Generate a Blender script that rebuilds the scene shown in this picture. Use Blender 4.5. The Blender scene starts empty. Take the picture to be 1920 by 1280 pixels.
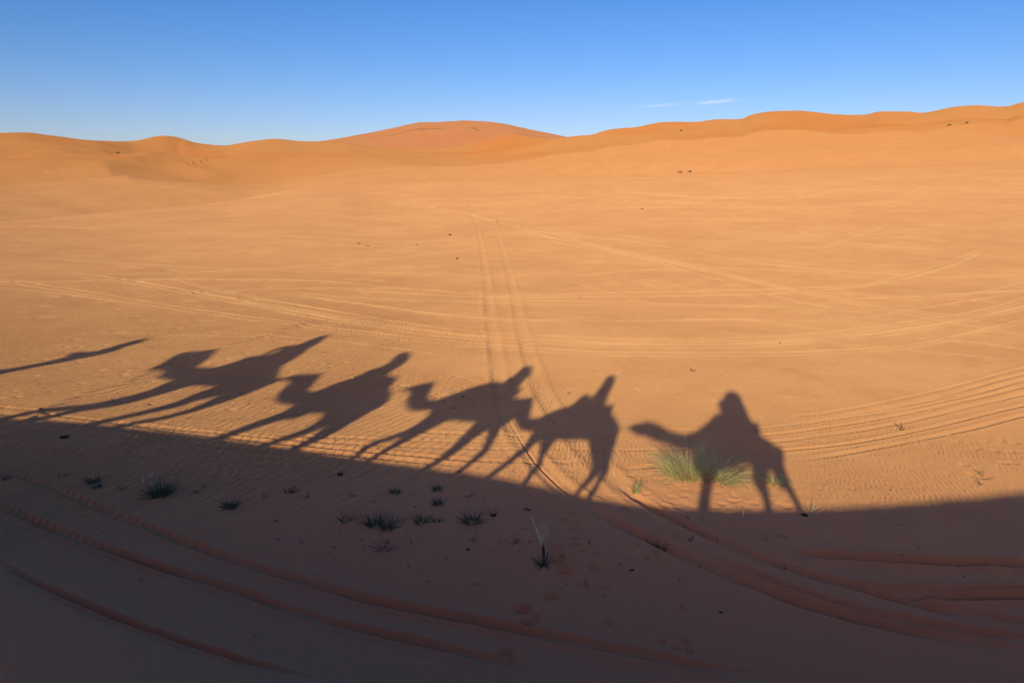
import bpy, math, random
import numpy as np
from math import radians as R

# ------------------------------------------------------------------ camera, sky, sun, exposure
scene = bpy.context.scene
C = scene.collection
CAM_H = 6.6
FPX = 1387.0                       # focal length for a 1920 px wide picture
PITCH = math.atan((640 - 345) / FPX)
cd = bpy.data.cameras.new('camera'); cam = bpy.data.objects.new('camera', cd); C.objects.link(cam)
cam.location = (0, 0, CAM_H)
cam.rotation_euler = (math.pi / 2 - PITCH, 0, 0)
cd.sensor_width = 36; cd.lens = 36 * FPX / 1920
cd.clip_start = 0.1; cd.clip_end = 20000
scene.camera = cam

def ray(x, y):
    a, b = np.asarray(x, float) - 960, 640 - np.asarray(y, float)
    cp, sp = math.cos(PITCH), math.sin(PITCH)
    v = np.stack([a, FPX * cp + b * sp, -FPX * sp + b * cp], -1)
    return v / np.linalg.norm(v, axis=-1, keepdims=True)
SUN = ray(1364, 757)               # direction the sunlight travels
ELEV = -math.asin(SUN[2]); AZ = math.atan2(SUN[0], SUN[1])

sd = bpy.data.lights.new('sun', 'SUN'); sun = bpy.data.objects.new('sun', sd); C.objects.link(sun)
sd.energy = 2.12; sd.angle = R(0.53); sd.color = (1.0, 0.98, 0.62)
from mathutils import Vector
sun.rotation_euler = Vector(SUN).to_track_quat('-Z', 'Y').to_euler()
sun.location = (-20, -60, 40)

world = bpy.data.worlds.new('World'); scene.world = world; world.use_nodes = True
wt = world.node_tree; wt.nodes.clear()
wo = wt.nodes.new('ShaderNodeOutputWorld'); bg = wt.nodes.new('ShaderNodeBackground')
sky = wt.nodes.new('ShaderNodeTexSky'); sky.sky_type = 'NISHITA'; sky.sun_disc = False
sky.sun_elevation = ELEV; sky.sun_rotation = AZ + math.pi
sky.altitude = 900; sky.air_density = 0.95; sky.dust_density = 1.5; sky.ozone_density = 2.5
bg.inputs['Strength'].default_value = 0.086
hs = wt.nodes.new('ShaderNodeHueSaturation'); hs.inputs['Saturation'].default_value = 1.27
gm = wt.nodes.new('ShaderNodeGamma'); gm.inputs[1].default_value = 1.1
wt.links.new(sky.outputs[0], gm.inputs[0]); wt.links.new(gm.outputs[0], hs.inputs['Color'])
# thin streak of high cloud: a smear in direction space
tc = wt.nodes.new('ShaderNodeTexCoord')
def wmath(op, a, b=None, c=None, clamp=False):
    n = wt.nodes.new('ShaderNodeMath'); n.operation = op; n.use_clamp = clamp
    for i, v in enumerate((a, b, c)):
        if v is None: continue
        if isinstance(v, (int, float)): n.inputs[i].default_value = v
        else: wt.links.new(v, n.inputs[i])
    return n.outputs[0]
def wdot(vec):
    n = wt.nodes.new('ShaderNodeVectorMath'); n.operation = 'DOT_PRODUCT'
    wt.links.new(tc.outputs['Generated'], n.inputs[0]); n.inputs[1].default_value = tuple(vec); return n.outputs['Value']
cl_total = None
for (x0, y0, x1, y1, thick, amt) in ((1192, 201, 1282, 195, 0.0018, .15), (1300, 195, 1386, 187, 0.0024, .24)):
    a = ray(x0, y0); b = ray(x1, y1); m = (a + b) / 2; m /= np.linalg.norm(m)
    t = (b - a); half = np.linalg.norm(t) / 2; t /= np.linalg.norm(t); u = np.cross(m, t)
    du = wmath('DIVIDE', wdot(t), float(half)); dv = wmath('DIVIDE', wdot(u), thick)
    nz = wt.nodes.new('ShaderNodeTexNoise'); nz.inputs['Scale'].default_value = 90; nz.inputs['Detail'].default_value = 4
    wt.links.new(tc.outputs['Generated'], nz.inputs['Vector'])
    dv = wmath('ADD', dv, wmath('MULTIPLY', wmath('SUBTRACT', nz.outputs[0], .5), 1.6))
    d2 = wmath('ADD', wmath('POWER', wmath('ABSOLUTE', du), 2.5), wmath('MULTIPLY', dv, dv))
    front = wmath('GREATER_THAN', wdot(m), 0.5)
    k = wmath('MULTIPLY', wmath('MULTIPLY', wmath('POWER', 2.718, wmath('MULTIPLY', d2, -1.6)), front), amt)
    cl_total = k if cl_total is None else wmath('ADD', cl_total, k, clamp=True)
mixc = wt.nodes.new('ShaderNodeMix'); mixc.data_type = 'RGBA'
wt.links.new(cl_total, mixc.inputs[0]); wt.links.new(hs.outputs[0], mixc.inputs[6]); mixc.inputs[7].default_value = (12, 12.6, 12, 1)
vm = wt.nodes.new('ShaderNodeVectorMath'); vm.operation = 'MULTIPLY'; vm.inputs[1].default_value = (1.03, .87, 1.06)
wt.links.new(mixc.outputs[2], vm.inputs[0]); wt.links.new(vm.outputs[0], bg.inputs['Color']); wt.links.new(bg.outputs[0], wo.inputs['Surface'])

scene.view_settings.view_transform = 'Standard'; scene.view_settings.look = 'None'
scene.view_settings.exposure = 0.28; scene.view_settings.gamma = 1
scene.view_settings.use_curve_mapping = False

# ------------------------------------------------------------------ terrain height
LAZ = R(-66)
LD = np.array([math.sin(LAZ), math.cos(LAZ), 0.0])        # the way the caravan walks, along the ridge
ND = np.array([-math.sin(LAZ - math.pi/2), -math.cos(LAZ - math.pi/2), 0.0])
ND = np.array([LD[1], -LD[0], 0.0])                       # across the ridge, out over the plain
EDGE = [(0,780),(200,798),(400,822),(600,850),(800,880),(900,893),(1000,912),(1100,935),(1200,948),(1300,955),(1400,957),(1500,956),(1700,944),(1920,924)]
def to_plane(x, y):
    """shadow pixel on the flat sand -> point on the vertical plane above the ridge that throws it"""
    r = ray(x, y); G = r * (-CAM_H / r[..., 2])[..., None]
    k = (G @ ND) / (SUN @ ND)
    return G - k[..., None] * SUN + np.array([0, 0, CAM_H])
ep = to_plane(np.array([e[0] for e in EDGE]), np.array([e[1] for e in EDGE]))
cs = (ep @ LD)[::-1]; cz = ep[:, 2][::-1]
cs = np.concatenate([[-60, -14], cs, [cs[-1] + 3.5, cs[-1] + 12, cs[-1] + 60]])
cz = np.concatenate([[7.0, 6.75], cz, [3.85, 3.85, 3.0]])

def hsh(ix, iy, seed):
    h = (ix.astype(np.int64) * 374761393 + iy.astype(np.int64) * 668265263 + seed * 1442695041) & 0xffffffff
    h = ((h ^ (h >> 13)) * 1274126177) & 0xffffffff
    return ((h ^ (h >> 16)) & 0xffff) / 65535.0 * 2 - 1
def vnoise(x, y, seed=0):
    ix = np.floor(x); iy = np.floor(y); fx = x - ix; fy = y - iy
    fx = fx * fx * fx * (fx * (fx * 6 - 15) + 10); fy = fy * fy * fy * (fy * (fy * 6 - 15) + 10)
    a = hsh(ix, iy, seed); b = hsh(ix + 1, iy, seed); c = hsh(ix, iy + 1, seed); d = hsh(ix + 1, iy + 1, seed)
    return (a * (1 - fx) + b * fx) * (1 - fy) + (c * (1 - fx) + d * fx) * fy
def fbm(x, y, seed=0, o=3):
    s = 0; a = 1.0; f = 1.0
    for k in range(o):
        s = s + a * vnoise(x * f * .8 + y * f * .6 + 7.3 * k, -x * f * .6 + y * f * .8 - 3.1 * k, seed + k); a *= .5; f *= 2.03
    return s
def sstep(a, b, x):
    t = np.clip((x - a) / (b - a), 0, 1); return t * t * (3 - 2 * t)

# rings of the far ground: (picture column, picture row, distance, depth of the hollow beyond)
RINGS = [
 [(-400,450,85,.5),(0,424,105,5.5),(200,402,130,6.5),(420,379,165,6),(560,357,205,2.4),(700,348,235,.3),(870,341,250,.6),(1140,336,250,.6),(1500,326,255,.4),(1920,312,265,.3),(2300,305,265,.3)],
 [(-400,352,300,2),(0,353,310,2.5),(200,348,320,3),(350,346,330,3),(500,349,345,2.5),(600,336,350,1),(700,325,350,.8),(870,316,350,1),(1140,303,350,1),(1500,288,350,1),(1920,272,350,1),(2300,262,350,1)],
 [(-400,300,480,4),(0,309,490,5),(100,303,500,4),(200,305,500,5),(350,312,520,3),(500,300,520,3),(700,300,520,4),(870,301,540,3),(1000,289,540,3),(1140,274,520,3),(1300,262,520,4),(1500,250,520,3),(1700,240,520,5),(1920,232,520,3),(2300,225,520,3)],
 [(-400,258,800,8),(0,252,800,9),(45,250,800,9),(100,256,800,8),(170,264,810,7),(230,265,860,6),(250,264,880,6),(290,257,900,7),(310,255.5,900,7),(330,258,900,7),(347,262,880,7),(370,269,860,7),(420,273,840,6),(470,266,820,6),(520,261,820,6),(560,265,820,6),(600,267,820,6),(640,268,820,6),(700,277,820,6),(790,287,820,6),(860,289,820,6),(920,282,820,6),(1000,268,820,6),(1058,257,820,7),(1100,254,800,7),(1145,244,790,7),(1180,243,780,7),(1200,240,780,7),(1250,232,780,7),(1300,231,780,7),(1340,226,780,7),(1390,224,780,7),(1410,216,780,7),(1450,210,780,7),(1500,211,780,7),(1560,215,780,7),(1620,216,780,7),(1650,211,780,7),(1700,211,780,7),(1730,213,780,7),(1790,202,780,7),(1830,199,780,7),(1890,201,780,7),(1920,195,780,7),(2300,180,780,7)],
 [(-400,300,1500,5),(400,300,1500,5),(520,275,1500,5),(620,264,1500,5),(670,255,1500,5),(740,241,1500,5),(768,234.5,1500,5),(790,231,1500,5),(812,230.5,1500,5),(840,228.5,1500,5),(872,227.5,1500,5),(905,229,1500,5),(932,232,1500,5),(960,237,1500,5),(1010,248,1500,5),(1058,257,1500,5),(1150,275,1500,5),(1400,290,1500,5),(2300,290,1500,5)],
]
rt = []
for rg in RINGS:
    a = np.array(rg, float); rr = ray(a[:, 0], a[:, 1])
    az = np.arctan2(rr[:, 0], rr[:, 1]); el = rr[:, 2] / np.hypot(rr[:, 0], rr[:, 1])
    rt.append((az, a[:, 2], CAM_H + a[:, 2] * el, a[:, 3]))
def smooth_interp(x, xp, fp):
    k = np.clip(np.searchsorted(xp, x) - 1, 0, len(xp) - 2)
    x = np.clip(x, xp[0], xp[-1])
    d = np.diff(fp) / np.diff(xp)
    m = np.zeros(len(xp)); s = np.sign(d[1:]) == np.sign(d[:-1])
    m[1:-1] = np.where(s, 2 * d[1:] * d[:-1] / np.where(np.abs(d[1:] + d[:-1]) < 1e-12, 1, d[1:] + d[:-1]), 0); m[0] = d[0]; m[-1] = d[-1]
    h = xp[k + 1] - xp[k]; t = (x - xp[k]) / h
    return fp[k] * (1 + 2*t) * (1-t)**2 + m[k] * h * t * (1-t)**2 + fp[k+1] * t*t*(3-2*t) + m[k+1] * h * t*t*(t-1)

EXTRA = []      # asymmetric sand ridges (filled below)
def far_height(az, r):
    azc = np.clip(az, -1.05, 1.05)
    ctr_r = [np.full_like(r, 36.0)]; ctr_z = [np.zeros_like(r)]
    prev = None
    for kk, (a, rr, zz, dd) in enumerate(rt):
        R_ = smooth_interp(azc, a, rr); Z_ = smooth_interp(azc, a, zz)
        if prev is not None:
            rm = prev[0] + (R_ - prev[0]) * (.58 if kk == 1 else .38)
            ctr_r.append(rm); ctr_z.append(prev[1] + (Z_ - prev[1]) * .22 - prev[2])
        ctr_r.append(R_); ctr_z.append(Z_); prev = (R_, Z_, smooth_interp(azc, a, dd))
    ctr_r.append(np.full_like(r, 3200.)); ctr_z.append(np.full_like(r, 5.)); ctr_r.append(np.full_like(r, 7000.)); ctr_z.append(np.full_like(r, 0.))
    ctr_r.insert(0, np.full_like(r, 20.)); ctr_z.insert(0, np.zeros_like(r))
    cr = np.stack(ctr_r); czz = np.stack(ctr_z)
    d = np.diff(czz, axis=0) / np.diff(cr, axis=0)
    m = np.zeros_like(czz)
    pr = d[1:] * d[:-1]
    mn = np.minimum(np.abs(d[1:]), np.abs(d[:-1])); mx_ = np.maximum(np.abs(d[1:]), np.abs(d[:-1])) + 1e-9
    m[1:-1] = np.where(pr > 0, 2 * pr / np.where(np.abs(d[1:] + d[:-1]) < 1e-9, 1, d[1:] + d[:-1]) * np.sqrt(mn / mx_), 0)
    z = np.zeros_like(r)
    for k in range(cr.shape[0] - 1):
        s = (r >= cr[k]) & (r < cr[k + 1])
        if not s.any(): continue
        h = (cr[k+1] - cr[k])[s]; t = (r[s] - cr[k][s]) / h
        z[s] = czz[k][s]*(1+2*t)*(1-t)**2 + m[k][s]*h*t*(1-t)**2 + czz[k+1][s]*t*t*(3-2*t) + m[k+1][s]*h*t*t*(t-1)
    return z
def base_height(x, y):
    x = np.asarray(x, float); y = np.asarray(y, float)
    sh = x.shape; x = x.ravel(); y = y.ravel()
    r = np.hypot(x, y); az = np.arctan2(x, y)
    fade = 1 - sstep(.9, 1.5, np.abs(az))
    z = far_height(az, r) * fade
    # broad uneven ground, growing with distance
    g = sstep(25, 90, r)
    z = z + g * (.10 * fbm(x / 14, y / 11, 3) + sstep(80, 260, r) * .5 * fbm(x / 45, y / 30, 9) + sstep(300, 600, r) * (1 - sstep(740, 790, r) * .8) * (2.2 * fbm(x / 120, y / 60, 21, 3) + 3.2 * (.5 - np.abs(fbm(x / 150 + 3, y / 75, 41, 2)))))
    z = z + .03 * fbm(x / 4.5, y / 4.5, 31, 2) * (1 - sstep(40, 80, r))
    # the ridge the caravan walks on
    s = x * LD[0] + y * LD[1]; q = x * ND[0] + y * ND[1]
    c = smooth_interp(s, cs, cz) + .035
    w = .25
    sp = w * np.logaddexp(0, (q - .35) / w)
    rz = c - .65 * sp - .10 * np.maximum(-q, 0) + .02 * fbm(x * .9, y * .9, 5, 2) * sstep(.6, 2, q)
    k = .55
    m = np.maximum(z, rz); z = m + k * np.log(np.exp((z - m) / k) + np.exp((rz - m) / k)) - k * .0
    return z.reshape(sh)
def at(px, py, hf=None):
    """where the line of sight through a picture point meets the sand"""
    px = np.atleast_1d(np.asarray(px, float)); py = np.atleast_1d(np.asarray(py, float))
    d = ray(px, py)
    ts = np.concatenate([np.arange(3, 60, .15), np.geomspace(60, 2500, 420)])
    P = d[:, None, :] * ts[None, :, None]
    zz = P[..., 2] + CAM_H - base_height(P[..., 0], P[..., 1])
    below = zz < 0; below[:, -1] = True
    i = np.argmax(below, 1); i = np.maximum(i, 1)
    lo = ts[i - 1].copy(); hi = ts[i].copy()
    for _ in range(18):
        mid = (lo + hi) / 2; Q = d * mid[:, None]
        b = Q[:, 2] + CAM_H < base_height(Q[:, 0], Q[:, 1])
        hi = np.where(b, mid, hi); lo = np.where(b, lo, mid)
    Q = d * hi[:, None]; Q[:, 2] = base_height(Q[:, 0], Q[:, 1])
    return Q

# ------------------------------------------------------------------ the sand sheet (polar rows round the ridge)
a_f = np.radians(np.arange(-43, 43.001, .08))
a_c = np.radians(np.concatenate([np.arange(43.6, 60, .7), np.arange(60.5, 300, 1.2), np.arange(300.5, 316.9, .7)]))
AZS = np.concatenate([a_f, a_c]); NA = len(AZS)
rs = [0.0]
r_ = .25
while r_ < 9000:
    rs.append(r_)
    if r_ < 6.5: dr = .16
    elif r_ < 200: dr = min(max(.0006 * (r_*r_ + 43.6) / 6.6, .022), r_ * .0075)
    else: dr = r_ * .0085 if r_ < 1700 else r_ * .06
    r_ += dr
RS = np.array(rs); NR = len(RS)
AA, RR = np.meshgrid(AZS, RS)            # rows: distance, columns: azimuth
X = RR * np.sin(AA); Y = RR * np.cos(AA)
Z = base_height(X, Y)

def catmull(P, step):
    P = np.asarray(P, float)
    if len(P) == 2: return P
    Q = np.vstack([2*P[0]-P[1], P, 2*P[-1]-P[-2]]); out = []
    for i in range(1, len(Q) - 2):
        n = max(2, int(np.linalg.norm(Q[i+1][:2] - Q[i][:2]) / step)); n = min(n, 40)
        t = np.linspace(0, 1, n, endpoint=False)[:, None]
        out.append(.5 * ((2*Q[i]) + (-Q[i-1]+Q[i+1])*t + (2*Q[i-1]-5*Q[i]+4*Q[i+1]-Q[i+2])*t*t + (-Q[i-1]+3*Q[i]-3*Q[i+1]+Q[i+2])*t**3))
    out.append(P[-1:]); return np.vstack(out)
def block(x0, x1, y0, y1):
    """index window of the fine fan that covers a small world box"""
    cx = np.array([x0, x1, x0, x1]); cy = np.array([y0, y0, y1, y1])
    az = np.arctan2(cx, cy); r = np.hypot(cx, cy)
    j0 = np.searchsorted(a_f, az.min()) - 1; j1 = np.searchsorted(a_f, az.max()) + 1
    i0 = np.searchsorted(RS, r.min() * .995) - 1; i1 = np.searchsorted(RS, r.max()) + 1
    return max(i0, 1), min(i1, NR), max(j0, 0), min(j1, len(a_f))
def polyline_field(W, reach):
    """signed distance and length along a line, only near it"""
    best = {}
    global AL
    AL = np.zeros(Z.shape, np.float32)
    D = np.full(Z.shape, 1e9, np.float32); S = np.zeros(Z.shape, np.float32); T = np.zeros(Z.shape, np.float32)
    L = 0.0; tot = np.sum(np.hypot(*np.diff(W[:, :2], axis=0).T))
    for a, b in zip(W[:-1], W[1:]):
        ax, ay, bx, by = a[0], a[1], b[0], b[1]; l = math.hypot(bx-ax, by-ay)
        if l < 1e-6: continue
        i0, i1, j0, j1 = block(min(ax,bx)-reach, max(ax,bx)+reach, min(ay,by)-reach, max(ay,by)+reach)
        if i1 > i0 and j1 > j0:
            x = X[i0:i1, j0:j1] - ax; y = Y[i0:i1, j0:j1] - ay; ux = (bx-ax)/l; uy = (by-ay)/l
            t = np.clip(x*ux + y*uy, 0, l); dx = x - t*ux; dy = y - t*uy; d = np.hypot(dx, dy)
            sg = np.sign(ux*y - uy*x)
            sub = D[i0:i1, j0:j1]; m = d < sub
            sub[m] = d[m]; S[i0:i1, j0:j1][m] = sg[m]; AL[i0:i1, j0:j1][m] = abs(ux * a[0] + uy * a[1]) / math.hypot(a[0], a[1]); T[i0:i1, j0:j1][m] = (L + t)[m]
        L += l
    return D, S, T, tot
def wfloor(r): return np.minimum(.0006 * (r*r + 43.6) / 6.6, r * .0075) * 1.35
TRK = np.zeros(Z.shape, np.float32)
def rut(pts, width=.12, depth=.022, berm=.4, tread=0.0, soft=1.0, endfade=True, tint=0.0):
    """a wheel rut pressed into the sand with low berms"""
    global Z
    pts = list(pts)
    if 1890 <= pts[-1][0] < 1960: pts.append((pts[-1][0] + 110, pts[-1][1] + (pts[-1][1] - pts[-2][1]) * 110 / max(60, pts[-1][0] - pts[-2][0])))
    if -5 < pts[0][0] < 30: pts.insert(0, (pts[0][0] - 110, pts[0][1] + (pts[0][1] - pts[1][1]) * 110 / max(60, pts[1][0] - pts[0][0])))
    P = at([p[0] for p in pts], [p[1] for p in pts])[:, :2]
    W = catmull(P, .5); rmx = np.hypot(W[:, 0], W[:, 1]).max(); reach = max(width, wfloor(rmx)) * 3.2
    D, S, T, tot = polyline_field(W, reach)
    m = D < reach; al = AL[m] ** 2; wv = np.maximum(width, wfloor(RR[m]) * (1 - al) + .0016 * RR[m] * al); d = D[m] / wv; gain = (wv / width) ** .9
    f = -np.exp(-(d / .85) ** (6 if depth > .075 else 3)) + berm * np.exp(-((d - 1.45) / .5) ** 2)
    if tread: f = f + tread * np.exp(-d**4) * np.sin(T[m] * 2 * math.pi / .22)
    wob = 1 + .45 * vnoise(T[m] * .5, T[m] * 0 + W[0, 0], 77) + .18 * fbm(X[m] * .9, Y[m] * .9, 78, 2)
    if endfade:
        e = sstep(0, min(4, tot*.25), T[m]) * sstep(0, min(4, tot*.25), tot - T[m]); wob = wob * e
    Z[m] += depth * gain * f * wob
    if tint: TRK[m] = np.maximum(TRK[m], tint * (1 - .45 * sstep(50, 140, RR[m])) * np.clip(wob, 0, 1.4) * np.exp(-(d / 1.15) ** 2))
def pit(px, py, rad=.14, depth=.05, asp=1.0):
    P = at(px, py)[0]
    i0, i1, j0, j1 = block(P[0]-rad*3, P[0]+rad*3, P[1]-rad*3, P[1]+rad*3)
    if i1 <= i0 or j1 <= j0: return
    d = np.hypot((X[i0:i1, j0:j1]-P[0])/asp, Y[i0:i1, j0:j1]-P[1]) / rad
    Z[i0:i1, j0:j1] += depth * (-np.exp(-d**3) + .22*np.exp(-((d-1.35)/.35)**2))
    if P[1] > 22: TRK[i0:i1, j0:j1] = np.maximum(TRK[i0:i1, j0:j1], .45 * np.exp(-d**2))
def ridge(pts, h, wl, wr, fadein=.3, hs=None):
    """a sand crest: gentle on its left, steep on its right (seen walking from first to last point)"""
    global Z
    P = at([p[0] for p in pts], [p[1] for p in pts])[:, :2]
    W = catmull(P, max(wl, wr) * .2); D, S, T, tot = polyline_field(W, max(wl, wr) * 2.4)
    m = D < max(wl, wr) * 2.4
    w = np.where(S[m] > 0, wl, wr); d = D[m] / w
    e = sstep(0, tot*fadein, T[m]) * sstep(0, tot*fadein, tot - T[m])
    Z[m] += h * e * np.maximum(0, np.exp(-d * 1.15) * (1 - sstep(1.2, 2.4, d)))

# sand crests with a shaded lee side
Z0 = Z.copy()
ridge([(0,835),(40,805),(82,773),(150,745),(230,722),(300,692),(380,665),(480,636),(600,598)], .11, 1.6, .28, .12)
ridge([(900,282),(893,272),(884,262),(872,252),(850,243),(825,238)], 30, 170, 60, .2)
ridge([(800,280),(785,266),(755,254),(735,250)], 20, 110, 55, .3)
ridge([(975,276),(955,262),(930,250)], 16, 110, 60, .35)
for pts, h_, a_, b_ in [([(330,330),(250,312),(190,298),(150,285),(135,276)],4,70,45),([(520,314),(450,302),(400,291)],3,70,45),([(640,318),(605,302),(590,290)],3,60,40),
  ([(900,317),(850,305),(820,296)],3.5,45,25),([(1120,305),(1050,292),(1010,281)],4.5,50,28),([(1300,300),(1240,280),(1205,264),(1190,255)],7,65,32),([(1480,290),(1440,267),(1400,247),(1388,238)],8,70,36),
  ([(1650,284),(1610,264),(1570,244),(1545,231)],8,70,36),([(1800,270),(1770,252),(1745,236)],7,60,32),([(1910,262),(1875,242),(1855,226)],7,60,32),([(250,345),(200,333),(170,322)],3,35,20),([(430,344),(360,330),(320,320)],3,35,20)]:
    ridge(pts, h_ * 1.25, a_ * 1.2, b_, .22)
ridge([(705,262),(740,258),(775,262),(800,268),(815,273)], 9, 70, 40, .35)
ridge([(915,250),(935,256),(960,263),(980,270)], 8, 60, 35, .35)
ridge([(0,303),(60,297),(120,299),(180,306)], 2.5, 60, 40)
ridge([(0,326),(90,318),(170,322),(260,335)], 3, 40, 18)
ridge([(520,285),(600,282),(690,292),(760,304)], 4.5, 55, 28)
ridge([(840,318),(920,308),(1000,297),(1080,284),(1130,270)], 3.5, 50, 26)
ridge([(1240,252),(1330,247),(1400,240),(1480,236),(1550,228)], 6, 60, 30)
ridge([(1400,262),(1520,258),(1600,250),(1700,246),(1800,238),(1880,228)], 6, 60, 28)
ridge([(1150,275),(1250,270),(1350,262),(1420,252)], 4, 50, 24)
ridge([(1560,285),(1680,276),(1800,272),(1900,262)], 4, 50, 26)
ridge([(60,330),(200,330),(330,334),(440,340)], 1.6, 30, 14)
ridge([(1300,316),(1450,306),(1600,300),(1760,296)], 2.0, 40, 20)

# keep the skylines where the big dunes put them
for lo_, hi_ in ((300, 960), (960, 2600)):
    band = (RS > lo_) & (RS < hi_)
    top = ((Z0[band] - CAM_H) / RR[band]).max(0)
    cap_ = CAM_H + RR[band] * (top[None, :] + 0.0) - .25
    over = Z[band] - cap_; add_ = Z[band] - Z0[band]
    Z[band] = np.where((over > -9) & (np.abs(add_) > 1e-4), Z0[band] + add_ * (1 - sstep(-9, 0, over)), Z[band])
rng0 = random.Random(21)
TWO_A = [(868,345),(880,380),(895,430),(908,500),(915,560),(922,620),(930,680),(940,740),(955,790),(1000,860),(1040,902),(1075,930),(1130,965),(1200,1002),(1270,1035),(1350,1070),(1430,1103),(1530,1140),(1650,1170),(1780,1195),(1920,1218),(2000,1228)]
TWO_B = [(895,345),(910,380),(930,430),(950,500),(965,560),(975,610),(988,660),(1003,705),(1022,750),(1055,795),(1100,850),(1150,898),(1220,950),(1300,990),(1400,1035),(1500,1070),(1620,1105),(1750,1140),(1920,1180),(2000,1195)]
rut(TWO_A, .24, .028, .9, tint=.12); rut(TWO_B, .24, .026, .9, tint=.12); rut(TWO_A[11:], .15, .11, .35); rut(TWO_B[11:], .12, .09, .35)
rut([(950,770),(962,800),(1000,860),(1040,902),(1075,930),(1130,965)], .045, .03, .5)
rut([(1270,1022),(1350,1052),(1450,1090),(1560,1128),(1680,1158),(1800,1180),(1920,1198)], .12, .08, .35)
for k, pts in enumerate([
 [(0,523),(150,545),(300,570),(450,592),(600,612),(750,630),(900,645),(1050,656),(1200,661),(1400,661),(1600,655),(1750,640),(1920,600)],
 [(100,508),(250,527),(400,555),(600,593),(800,622),(960,637),(1200,646),(1400,645),(1600,630),(1750,610),(1920,575)],
 [(330,530),(450,555),(600,580),(800,612),(960,627),(1200,636),(1400,633),(1600,618),(1800,590),(1920,560)],
 [(360,548),(500,572),(700,606),(900,633),(1100,640),(1300,641),(1500,636),(1700,612)],
 [(480,545),(600,560),(750,580),(900,597),(1000,600),(1200,602),(1400,600),(1500,612),(1600,625)],
 [(500,545),(700,560),(900,567),(1100,572),(1300,573),(1500,570)],
 [(0,530),(300,525),(600,528),(900,552),(1200,549),(1400,545),(1600,535),(1700,515),(1790,487),(1850,463)],
 [(600,540),(900,557),(1200,556),(1450,551),(1650,532),(1780,500),(1845,470)],
 [(740,378),(830,398),(920,425),(1050,450),(1200,475),(1350,510),(1500,545),(1650,575),(1800,600),(1920,612)],
 [(800,385),(950,420),(1100,455),(1250,490),(1400,525),(1550,560),(1700,590),(1900,625)],
 [(770,380),(900,408),(1010,440),(1150,470),(1300,503),(1450,538),(1600,570)],
 [(960,430),(1200,455),(1400,490),(1600,510),(1750,520)],
 [(1010,448),(1180,480),(1330,520),(1480,562),(1640,590)],
 [(1050,520),(1200,508),(1300,500)],[(1060,525),(1200,565),(1300,582)],
 [(1600,600),(1750,575),(1920,548)],[(1660,560),(1800,555),(1920,530)],[(1680,520),(1800,519),(1920,516)],
 [(1720,645),(1800,640),(1920,655)],[(1560,560),(1700,557),(1920,545)],
 [(0,540),(120,552),(280,575),(420,597)],
 [(300,520),(420,545),(560,572),(700,596)],
 ]):
    rut(pts, .13 + .03 * (k % 3), (.034, .044, .028)[k % 3], .7, tint=(.8, 1., .6)[k % 3])
    if k < 4:
        rut([(x, y + 6) for x, y in pts], .09, .022, .7, tint=.6)
for k, pts in enumerate([
 [(1420,785),(1550,773),(1700,745),(1920,690)],[(1430,800),(1600,781),(1750,756),(1920,712)],
 [(1190,825),(1350,823),(1500,808),(1700,775),(1920,725)],[(1000,838),(1200,843),(1400,833),(1550,815),(1700,790),(1920,738)],
 [(1160,858),(1300,856),(1450,846),(1600,830),(1750,800),(1920,760)],[(1460,868),(1600,847),(1800,808),(1920,778)],
 [(1440,792),(1560,782),(1720,752),(1900,706)],[(1250,812),(1450,800),(1640,772),(1850,728)],[(1150,800),(1300,806),(1420,800)],
 [(1160,880),(1260,872),(1400,868)],
 ]):
    rut(pts, .09 + .02 * (k % 2), (.040, .032)[k % 2], .6, tint=.3)
for k, pts in enumerate([
 [(0,765),(150,784),(300,800),(450,815),(600,828),(800,838),(1000,842),(1190,836)],
 [(60,790),(200,793),(400,817),(600,838),(800,856),(1000,866),(1180,862)],
 [(0,778),(200,800),(400,832),(600,848),(800,866),(1000,878)],
 [(430,812),(600,818),(800,826),(1000,828),(1150,820)],
 [(700,805),(850,812),(1000,815),(1140,808)],
 [(0,800),(200,815),(400,835),(640,862),(800,876)],[(0,812),(200,828),(400,847),(640,872)],
 [(0,835),(200,848),(400,862),(640,880)],[(0,858),(150,872),(300,884),(500,895),(700,905)],
 [(0,848),(180,860),(340,872),(560,887)],
 ]):
    rut(pts, .10 + .02 * (k % 3), (.020, .027, .022)[k % 3], .6, tread=.3 if k < 5 else 0)
for k in range(20):      # older, half blown-over tracks
    x0 = rng0.uniform(-60, 1300); y0 = rng0.uniform(400, 640); ln_ = rng0.uniform(350, 900); sl = rng0.uniform(-.03, .13) if k % 2 else rng0.uniform(-.09, .04); bd = rng0.uniform(-22, 18)
    rut([(x0 + ln_ * t, y0 + sl * ln_ * t + bd * 4 * t * (1 - t)) for t in (0, .2, .4, .6, .8, 1.)], .10, .016, .7, tint=rng0.uniform(.2, .55))
# broad ruts on the shaded foot of the ridge
rut([(-60,860),(20,885),(90,912),(160,942),(240,975),(330,1010),(450,1055),(560,1088),(700,1128),(860,1160),(1000,1187),(1150,1217),(1300,1247),(1500,1283),(1560,1295)], .12, .095, .4)
rut([(-60,925),(0,948),(80,985),(200,1030),(300,1065),(420,1100),(560,1150),(700,1185),(850,1220),(1000,1258),(1120,1292)], .11, .095, .4)
rut([(-60,1025),(0,1058),(60,1090),(150,1130),(260,1175),(380,1215),(500,1250),(640,1290)], .10, .085, .4)
rut([(1450,1035),(1600,1045),(1750,1055),(1920,1058),(2000,1056)], .14, .13, .35)
rut([(1520,1092),(1650,1101),(1750,1104),(1920,1100),(2000,1098)], .07, .07, .35)
rut([(1640,1110),(1780,1118),(1920,1116),(2000,1114)], .16, .14, .3)
rut([(1480,1080),(1600,1100),(1750,1135),(1920,1165)], .08, .05, .3)
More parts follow.
